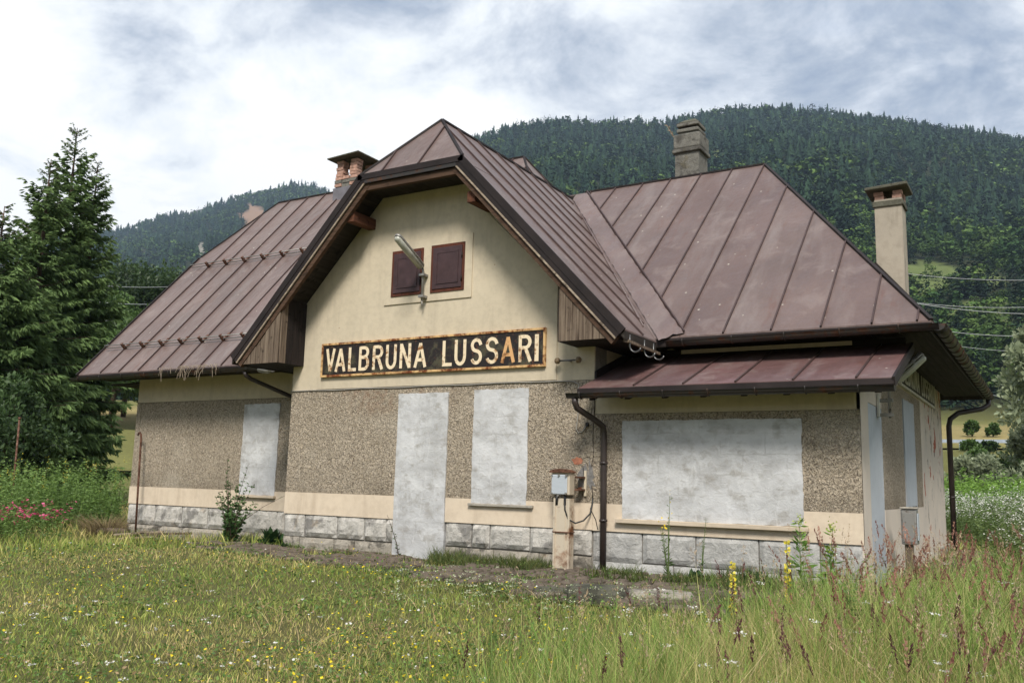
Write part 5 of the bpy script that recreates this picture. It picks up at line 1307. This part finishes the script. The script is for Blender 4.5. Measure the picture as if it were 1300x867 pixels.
# clover and other small ground leaves between the blades
def litter(n, r0, r1, seed, ca, cb, size, hm):
    R = np.random.RandomState(seed); r = r0*(r1/r0)**R.rand(n); az = R.uniform(-72, 6, n); x = CAM[0]+np.sin(np.radians(az))*r; y = CAM[1]+np.cos(np.radians(az))*r
    k = free(x, y) & keepm(x, y, R) & (R.rand(n) < np.clip((N3.f(x*1.3, y*1.3, 3)-.36)/.2, .12, 1)); x, y, r = x[k], y[k], r[k]; n = len(x)
    c = np.stack([x, y, gh(x, y)+R.uniform(.01, hm, n)], -1); sz = size*R.uniform(.5, 1.4, n)*(.6+.05*r)
    return leaves(c, R.randn(n, 3)*np.array([1, 1, .5]), sz, sz*.6, colr(n, ca, cb, .35), rollv=R.randn(n, 3)*.8+np.array([0, 0, 1.0]))
emit('clover_and_herbs', [litter(42000, 4.5, 17, 41, (.06, .13, .025), (.17, .26, .06), .03, .11), litter(9000, 4.5, 15, 42, (.25, .17, .09), (.42, .30, .17), .03, .07)], M_LEAF, None, 'stuff')
# taller grass to the right and in front of the bay
def keept(x, y, R): return (R.rand(len(x)) < np.clip(tall(x, y), 0, 1)) & ~((y > -1.3) & (x < 9.3)) & ~on_cob(x, y) 
P = [grass('t', 60000, 3.9, 15, -36, 9, hfun=lambda x, y, R: .30+.38*N3.f(x*.8, y*.8, 2), pal=PALG, keep=keept, seed=23, wk=1.15, leanmax=.35)]
P.append(grass('d', 9000, 4.2, 13, -50, 9, hfun=lambda x, y, R: .22+.4*np.clip(tall(x, y), 0, 1), pal=[(.40, .32, .16), (.50, .40, .20), (.58, .46, .26), (.46, .30, .17)], keep=lambda x, y, R: ~on_cob(x, y) & (R.rand(len(x)) < .25+.75*np.clip(tall(x, y), 0, 1)), seed=29, wk=.8, leanmax=1.6))
emit('tall_grass', P, M_GRASS, None, 'stuff')
# weeds along the wall foot
def band(n, x0, x1, y0, y1, hf_, pal, seed, wk=1.6):
    R = np.random.RandomState(seed); x = R.uniform(x0, x1, n); y = y0+(y1-y0)*R.rand(n)**1.6; k = N1.f(x*1.4+3, y*2, 3) > .43; x, y = x[k], y[k]; n = len(x)
    h = hf_*R.uniform(.4, 1.4, n)*(.5+N3.f(x*2, y*2, 2)); return blades(np.stack([x, y, gh(x, y)], -1), R.rand(n)*6.28, h, np.full(n, .006)*wk, R.uniform(0, .6, n), R.uniform(0, .6, n), colr(n, pal[0], pal[2], .3))
WP = [(.05, .09, .02), 0, (.16, .17, .06)]
emit('wall_foot_weeds', [band(2600, 3.0, 5.0, -.05, -.75, .15, WP, 1), band(5200, 5.75, 8.8, -.05, -.9, .17, WP, 2, 2.0), band(1800, -5.5, -.2, 1.1, .3, .18, WP, 3), band(900, .1, 2.2, -.03, -.3, .08, WP, 4), band(1500, 4.8, 9.2, -2.9, -1.6, .10, WP, 5), band(900, 8.9, 9.3, .1, 8, .16, WP, 6)], M_GRASS, None, 'stuff')
thicket('tall_herbs', 210, -13, 8, 4.6, 11.5, .30, .62, (.06, .13, .025), (.20, .31, .07), M_LEAF, .085, 15, .012, 15)
thicket('low_herbs', 500, -60, 0, 6, 14, .10, .2, (.06, .12, .025), (.18, .27, .07), M_LEAF, .05, 9, .008, 16)
# reddish seed heads on stalks
def seedstalks(n, seed, zone, hmin, hmax, cola, colb, name, headlen=.16, per=16, spread=.012, ssize=.03):
    R = np.random.RandomState(seed); az = R.uniform(zone[0], zone[1], n*4); r = R.uniform(zone[2], zone[3], n*4); x = CAM[0]+np.sin(np.radians(az))*r; y = CAM[1]+np.cos(np.radians(az))*r
    k = (R.rand(len(x)) < np.clip(tall(x, y), 0, 1)) & free(x, y) & ~((y > -1.0) & (x < 9.2)); x, y = x[k][:n], y[k][:n]; n = len(x); h = R.uniform(hmin, hmax, n); B = np.stack([x, y, gh(x, y)], -1); ax = R.rand(n)*6.28; ln = R.uniform(.03, .35, n)
    st = blades(B, ax, h, np.full(n, .0045), ln, ln*.5, colr(n, (.22, .2, .08), (.36, .27, .13), .2))
    emit(name.replace('seed_heads', 'stalks'), [st], M_GRASS, None, 'stuff')
    d0 = np.stack([np.sin(ax), np.cos(ax), np.zeros(n)], -1); t = 1-(headlen*R.uniform(0, 1, (n, per)))/h[:, None]
    s = ln[:, None]*t+ln[:, None]*.5*t*t; cz = (t-.25*(ln*1.5)[:, None]*t*t*np.minimum(1, (ln*1.5))[:, None])
    pos = B[:, None, :]+d0[:, None, :]*(s*h[:, None])[..., None]; pos[..., 2] += cz*h[:, None]; wv = np.sin(np.clip((1-t)*h[:, None]/headlen, 0, 1)*math.pi)[..., None]+.25
    pos = pos+R.randn(n, per, 3)*spread*wv; dd = d0[:, None, :]*.4+np.array([0, 0, 1.0])+R.randn(n, per, 3)*.35
    sz = ssize*R.uniform(.7, 1.3, n*per); emit(name, [leaves(pos.reshape(-1, 3), dd.reshape(-1, 3), sz, sz*.3, np.repeat(colr(n, cola, colb, .2), per, axis=0)*R.uniform(.8, 1.2, (n*per, 1)))], M_SEED, None, 'stuff')
seedstalks(330, 5, (-13.5, 8, 4.8, 12.5), .5, .88, (.20, .085, .065), (.38, .20, .145), 'reddish_seed_heads', .17, 60, .0065, .022)
seedstalks(420, 6, (-34, 6, 4.4, 13), .5, .85, (.38, .27, .17), (.50, .38, .26), 'tan_seed_heads', .12, 26, .008, .017)
seedstalks(60, 7, (-34, 2, 4.2, 9), .5, .75, (.09, .035, .04), (.15, .06, .06), 'dark_seed_heads', .13, 50, .005, .02)
# small meadow flowers
def specks(name, n, az0, az1, r0, r1, h0, h1, size, ca, cb, seed, mask=None, per=1, spread=0.0):
    R = np.random.RandomState(seed); az = R.uniform(az0, az1, n); r = r0*(r1/r0)**R.rand(n); x = CAM[0]+np.sin(np.radians(az))*r; y = CAM[1]+np.cos(np.radians(az))*r
    k = free(x, y) & (~on_cob(x, y) | (R.rand(n) < .06))
    if mask is not None: k &= mask(x, y, R)
    x, y = x[k], y[k]; n = len(x); c = np.stack([x, y, gh(x, y)+R.uniform(h0, h1, n)], -1)
    c = np.repeat(c, per, axis=0)+RS.randn(n*per, 3)*spread*np.array([1, 1, .25]); n *= per
    d = R.randn(n, 3)*np.array([1, 1, .3]); sz = size*R.uniform(.6, 1.3, n)
    emit(name, [leaves(c, d, sz, sz*.9, colr(n, ca, cb, .1), rollv=R.randn(n, 3)*.5+np.array([0, 0, 1.0]))], M_PETAL, None, 'stuff')
patch = lambda x, y, R: R.rand(len(x)) < np.clip((N1.f(x*.8+2, y*.8, 3)-.44)/.12, .08, 1)
specks('yellow_meadow_flowers', 3800, -66, -6, 5, 15, .08, .19, .022, (.80, .60, .02), (.88, .70, .05), 31, patch)
specks('small_white_meadow_flowers', 420, -74, 4, 5, 16, .08, .22, .02, (.7, .68, .62), (.82, .8, .76), 32, None, 3, .014)
specks('white_umbel_flowers', 60, -74, -48, 5, 9, .12, .22, .014, (.72, .70, .64), (.84, .82, .78), 33, None, 16, .018)
specks('white_umbel_flowers', 80, -26, 5, 4.6, 10, .35, .7, .011, (.72, .70, .64), (.84, .82, .78), 34, lambda x, y, R: tall(x, y) > .5, 18, .02)
specks('pale_bedstraw_flowers', 330, -38, -22, 8, 10.5, .12, .26, .014, (.45, .5, .3), (.6, .62, .45), 35, lambda x, y, R: y < -1.9, 8, .02)

# ------------------------------------------------------------------ individual plants
def stem_plant(name, label, x, y, z, h, nst, leaf, ca, cb, seed, wid=.28, flower=None, spread=.25, droop=.2, stem_m=None, per=26, flw=10, fsz=.02, arch=0.0, cat='plant'):
    R = np.random.RandomState(seed); root = empty(name, label, cat, (x, y, z)); tk = MB(); P, D, LL, CC = [], [], [], []; FP = []
    for s in range(nst):
        a = R.rand()*6.28; hh = h*R.uniform(.6, 1.0) if s else h; sp = spread*R.uniform(.2, 1)*h; dx, dy = math.sin(a)*sp, math.cos(a)*sp
        f = lambda t: np.array([dx*t**1.4, dy*t**1.4, hh*(t-arch*t*t)])
        tk.tube([f(q) for q in (0, .35, .7, 1)], [.006+.004*h, .005+.002*h, .004, .002], 5, False)
        n = int(per*R.uniform(.8, 1.2)); t = R.uniform(.08, 1, n); la = np.arange(n)*2.4+R.rand(n); el = R.uniform(-.1, .9, n)-droop
        d = rot_dirs(la, el); L = leaf*(1.15-.7*t)*R.uniform(.7, 1.2, n); pos = np.array([f(q) for q in t])+d*L[:, None]*.5
        P.append(pos); D.append(d); LL.append(L); k = t[:, None]; CC.append((np.array(ca)*(1-k)+np.array(cb)*k)*R.uniform(.8, 1.2, (n, 1)))
        if flower: 
            tip = f(1); FP.append(tip+R.randn(flw, 3)*np.array([.05, .05, .09])*min(1, h)*.6)
    L = np.concatenate(LL); emit('leaves', [leaves(np.vstack(P), np.vstack(D), L, L*wid, np.vstack(CC), rollv=RS.randn(len(L), 3))], M_LEAF, root)
    tk.build('stems', stem_m or M_STEM, root)
    if flower:
        F = np.vstack(FP); n = len(F); emit('flowers', [leaves(F, RS.randn(n, 3), fsz, fsz*.9, colr(n, flower, flower, .1))], M_PETAL, root)
    return root
G = lambda x, y: float(gh(x, y))
stem_plant('sapling', 'leafy sapling growing against the wall left of the gable', -1.75, .45, G(-1.75, .45), 1.45, 10, .10, (.035, .08, .025), (.10, .18, .055), 1, .6, None, .33, .1, M_BARK, 46)
stem_plant('sapling', 'low bushy sapling crowding the foot of the taller one', -1.45, .25, G(-1.45, .25), .8, 12, .095, (.035, .08, .025), (.10, .18, .055), 21, .6, None, .55, .1, M_BARK, 40)
stem_plant('arching_shoot', 'long arching shoot leaning left in front of the left window wall', -1.9, .5, G(-1.9, .5), 1.0, 1, .06, (.06, .11, .03), (.12, .19, .05), 12, .5, None, 1.3, .1, M_BARK, 22, arch=.15)
stem_plant('wall_sprig', 'thin leaning sprig in front of the walled up door', 2.45, -.12, -.06, .62, 1, .05, (.05, .10, .03), (.09, .15, .05), 3, .45, None, .5, .1, M_BARK, 34)
stem_plant('yellow_flowered_weed', 'tall thin weed with small yellow flowers before the wide window', 6.78, -.62, G(6.78, -.62), 1.02, 4, .09, (.07, .12, .035), (.12, .19, .06), 4, .2, (.85, .62, .03), .14, 0, None, 24, 4, .028)
stem_plant('green_weed', 'slender leafy weed right of the yellow flowered one', 7.12, -.45, G(7.12, -.45), .78, 2, .06, (.06, .12, .03), (.12, .2, .06), 5, .2, None, .08, 0, None, 46)
stem_plant('goldenrod_plant', 'bright green goldenrod standing before the right end of the bay', 8.43, -1.2, G(8.43, -1.2), .80, 1, .20, (.08, .17, .03), (.20, .34, .07), 6, .20, (.40, .48, .08), .05, .1, None, 60, 60, .02)
stem_plant('goldenrod_plant', 'goldenrod right beside the corner of the bay', 8.74, -1.35, G(8.74, -1.35), .76, 2, .19, (.08, .17, .03), (.20, .34, .07), 7, .20, (.40, .48, .08), .10, .1, None, 55, 60, .02)
stem_plant('goldenrod_plant', 'leafy young goldenrod low in the tall grass at the front right', 9.55, -4.4, G(9.55, -4.4), .62, 3, .15, (.05, .11, .02), (.13, .22, .05), 8, .2, None, .15, .1, None, 40)
def spike(x, y, h, label, seed):
    z = G(x, y); R = np.random.RandomState(seed); root = empty('mullein_plant', label, 'plant', (x, y, z)); MB().tube([(0, 0, 0), (.01, 0, h*.5), (-.01, .01, h)], [.008, .006, .003], 6).build('stem', M_STEM, root)
    n = 90; t = R.uniform(.42, 1, n); a = R.rand(n)*6.28; rad = .022*(1.15-.6*t); P = np.stack([np.sin(a)*rad, np.cos(a)*rad, t*h], -1); d = np.stack([np.sin(a), np.cos(a), np.full(n, .4)], -1)
    emit('flower_spike', [leaves(P, d, .03, .027, colr(n, (.80, .66, .05), (.85, .74, .14), .08))], M_PETAL, root)
    n = 14; t = R.uniform(.02, .4, n); a = R.rand(n)*6.28; d = rot_dirs(a, R.uniform(-.1, .5, n)); L = .14*(1-t); emit('leaves', [leaves(np.stack([0*t, 0*t, t*h], -1)+d*L[:, None]*.5, d, L, L*.3, colr(n, (.06, .11, .03), (.12, .18, .06)))], M_LEAF, root)
spike(8.60, -4.0, .66, 'yellow flower spike nearest the bottom edge in the long grass', 1); spike(8.93, -3.7, .80, 'taller yellow flower spike right of the other one', 2)
def dock(x, y, z, r, label, seed, n=26):
    R = np.random.RandomState(seed); root = empty('broad_leaved_dock', label, 'plant', (x, y, z)); a = R.rand(n)*6.28; el = R.uniform(.2, 1.3, n); d = rot_dirs(a, el); L = r*R.uniform(.6, 1.1, n)
    emit('leaves', [leaves(d*L[:, None]*.55, d, L, L*.5, colr(n, (.018, .05, .018), (.045, .09, .03), .2), rollv=np.tile([0, 0, 1.0], (n, 1))+R.randn(n, 3)*.4)], M_LEAF, root)
dock(-.62, .35, G(-.6, .35), .30, 'dark broad leaved dock at the left foot of the gable', 1, 40); dock(.15, -.12, -.06, .14, 'small dark dock under the second stone of the gable', 2, 14)
dock(6.98, -.35, -.06, .2, 'dark dock below the tall weeds of the bay', 3); dock(7.72, -.4, -.06, .26, 'large dark dock under the middle of the bay', 4, 36); dock(8.3, -.5, -.08, .2, 'dark dock near the right end of the bay', 5)
dock(9.12, 2.2, -.08, .26, 'dark green plant at the wall behind the meter cabinet', 6, 34)
# dry tuft by the log
R = np.random.RandomState(77); n = 700; a = R.rand(n)*6.28; rr = R.rand(n)*.35
B_ = np.stack([-6.05+np.sin(a)*rr*1.3, 1.1+np.cos(a)*rr, np.full(n, G(-6.0, 1.1))], -1)
emit('dry_grass_tuft', [blades(B_, a, R.uniform(.25, .6, n), np.full(n, .012), R.uniform(.1, .7, n), R.uniform(.2, .9, n), colr(n, (.20, .15, .08), (.36, .28, .16)))], M_GRASS, None, 'stuff')

# ------------------------------------------------------------------ road, guard rail, power lines
def arc_strip(name, a0, a1, ra, rb, lift, m, n=40):
    vs = []; 
    for i in range(n+1):
        az = a0+(a1-a0)*i/n
        for r in (ra, rb): vs.append((CAM[0]+math.sin(math.radians(az))*r, CAM[1]+math.cos(math.radians(az))*r, float(land(np.array(az), np.array((ra+rb)/2)))+lift))
    return MB().add(vs, [(2*i, 2*i+2, 2*i+3, 2*i+1) for i in range(n)]).build(name, m, None, kind='structure')
M_ROAD = mat_plain('asphalt', (.06, .06, .06), .9, .2, 3, .01); M_GRAVEL = mat_plain('pale_gravel', (.50, .46, .40), .95, .25, 3, .02)
arc_strip('road', -14, 8, 91, 97, .12, M_ROAD); arc_strip('gravel_path', -70, -45, 55, 58.5, .30, M_GRAVEL)
M_RAILM = mat_plain('galvanised_guard_rail', (.42, .47, .54), .5, .15, 3, .001, .5)
GR = empty('guard_rail', 'long galvanised guard rail on the bank below the road', 'guard rail', (0, 0, 0))
gp = []
for k in range(22):
    az = -9.5+k*.6; a = math.radians(az); gp.append((CAM[0]+math.sin(a)*90, CAM[1]+math.cos(a)*90, float(land(np.array(az), np.array(90.0)))))
rail = MB()
for p, q in zip(gp[:-1], gp[1:]): rail.beam((p[0], p[1], p[2]+.72), (q[0], q[1], q[2]+.72), .06, .30)
rail.build('rail_beam', M_RAILM, GR)
for p in gp: MB().box(p[0]-.07, p[0]+.07, p[1]+.04, p[1]+.16, p[2]-.3, p[2]+.8).build('rail_post', M_RAILM, GR)
M_WIRE = mat_plain('bright_wire', (.40, .42, .45), .5, .1, 3, 0)
def wire(px0, py0, px1, py1, r, label, th=.05, sag=1.5):
    def pt(px, py):
        d = AF*FPX+AR*(px-650)-AU*(py-433.5); d = d/np.hypot(d[0], d[1]); return CAM+d*r
    a, b = pt(px0, py0), pt(px1, py1); pts = []
    for k in range(13):
        t = k/12; p = a+(b-a)*t; p = p-np.array([0, 0, 4*sag*t*(1-t)-0]); pts.append(tuple(p))
    tag(MB().tube(pts, th*.6, 4).build('power_line', M_WIRE, None), label, 'power line', 'overhead wires')
wire(1140, 346, 1340, 355, 170, 'highest wire across the forest right of the pale chimney', .07, .6)
wire(1160, 384, 1340, 388, 170, 'upper wire of the pair behind the right hip', .07, .6)
wire(1150, 383, 1340, 399, 172, 'lower wire of the pair behind the right hip', .08, .6)
wire(1170, 416, 1340, 426, 168, 'wire level with the right eave corner', .07, .6)
wire(1185, 434, 1340, 446, 168, 'lowest thin wire above the right gutter', .05, .6)
wire(1170, 478, 1320, 512, 120, 'slanting wire seen under the right eave', .04, .3)
wire(100, 360, 245, 362, 95, 'upper wire between the spruces and the left roof', .035, .3)
wire(100, 381, 245, 384, 95, 'middle wire between the spruces and the left roof', .035, .3)
wire(100, 405, 245, 402, 95, 'lower wire between the spruces and the left roof', .035, .3)
def pylon(px, py_base, h, r, label):
    az = math.degrees(bearing(px)); d = AF*FPX+AR*(px-650)-AU*(py_base-433.5); d = d/np.hypot(d[0], d[1]); b = CAM+d*r
    root = empty('pylon', label, 'pylon', tuple(b), 'lattice pylons on the slope'); f = MB(); w = h*.09; zt = h
    for sx in (-1, 1):
        for sy in (-1, 1): f.beam((sx*w, sy*w, -12), (sx*w*.25, sy*w*.25, zt), .3, .3)
    for k in range(7):
        z0 = zt*k/7; z1 = zt*(k+1)/7; a0 = w*(1-.75*z0/zt); a1 = w*(1-.75*z1/zt)
        for sy in (-1, 1): f.beam((-a0, sy*a0, z0), (a1, sy*a1, z1), .16, .16); f.beam((a0, sy*a0, z0), (-a1, sy*a1, z1), .16, .16)
    f.build('lattice_mast', M_WIRE, root)
    for k, z in enumerate((.78, .9)): MB().beam((-h*.13, 0, zt*z), (h*.13, 0, zt*z), .3, .3).build('cross_arm', M_WIRE, root)
pylon(1228, 414, 16, 620, 'grey lattice pylon in the clearing right of the house'); pylon(956, 209, 12, 1180, 'tiny pylon by the bright clearing above the right ridge')
pylon(1101, 318, 14, 900, 'small pylon just left of the pale chimney')
# ------------------------------------------------------------------ air
hz = MB().box(-2690, 2710, -2710, 2690, -60, 800).build('haze', bpy.data.materials.new('haze'), None, kind='stuff')
hm = hz.data.materials[0]; hm.use_nodes = True; hn = hm.node_tree; hn.nodes.clear()
ho = hn.nodes.new('ShaderNodeOutputMaterial'); hv = hn.nodes.new('ShaderNodeVolumePrincipled'); hv.inputs['Density'].default_value = HAZE; hv.inputs['Color'].default_value = (.58, .76, 1.0, 1); hv.inputs['Anisotropy'].default_value = 0.0
hn.links.new(hv.outputs[0], ho.inputs['Volume'])
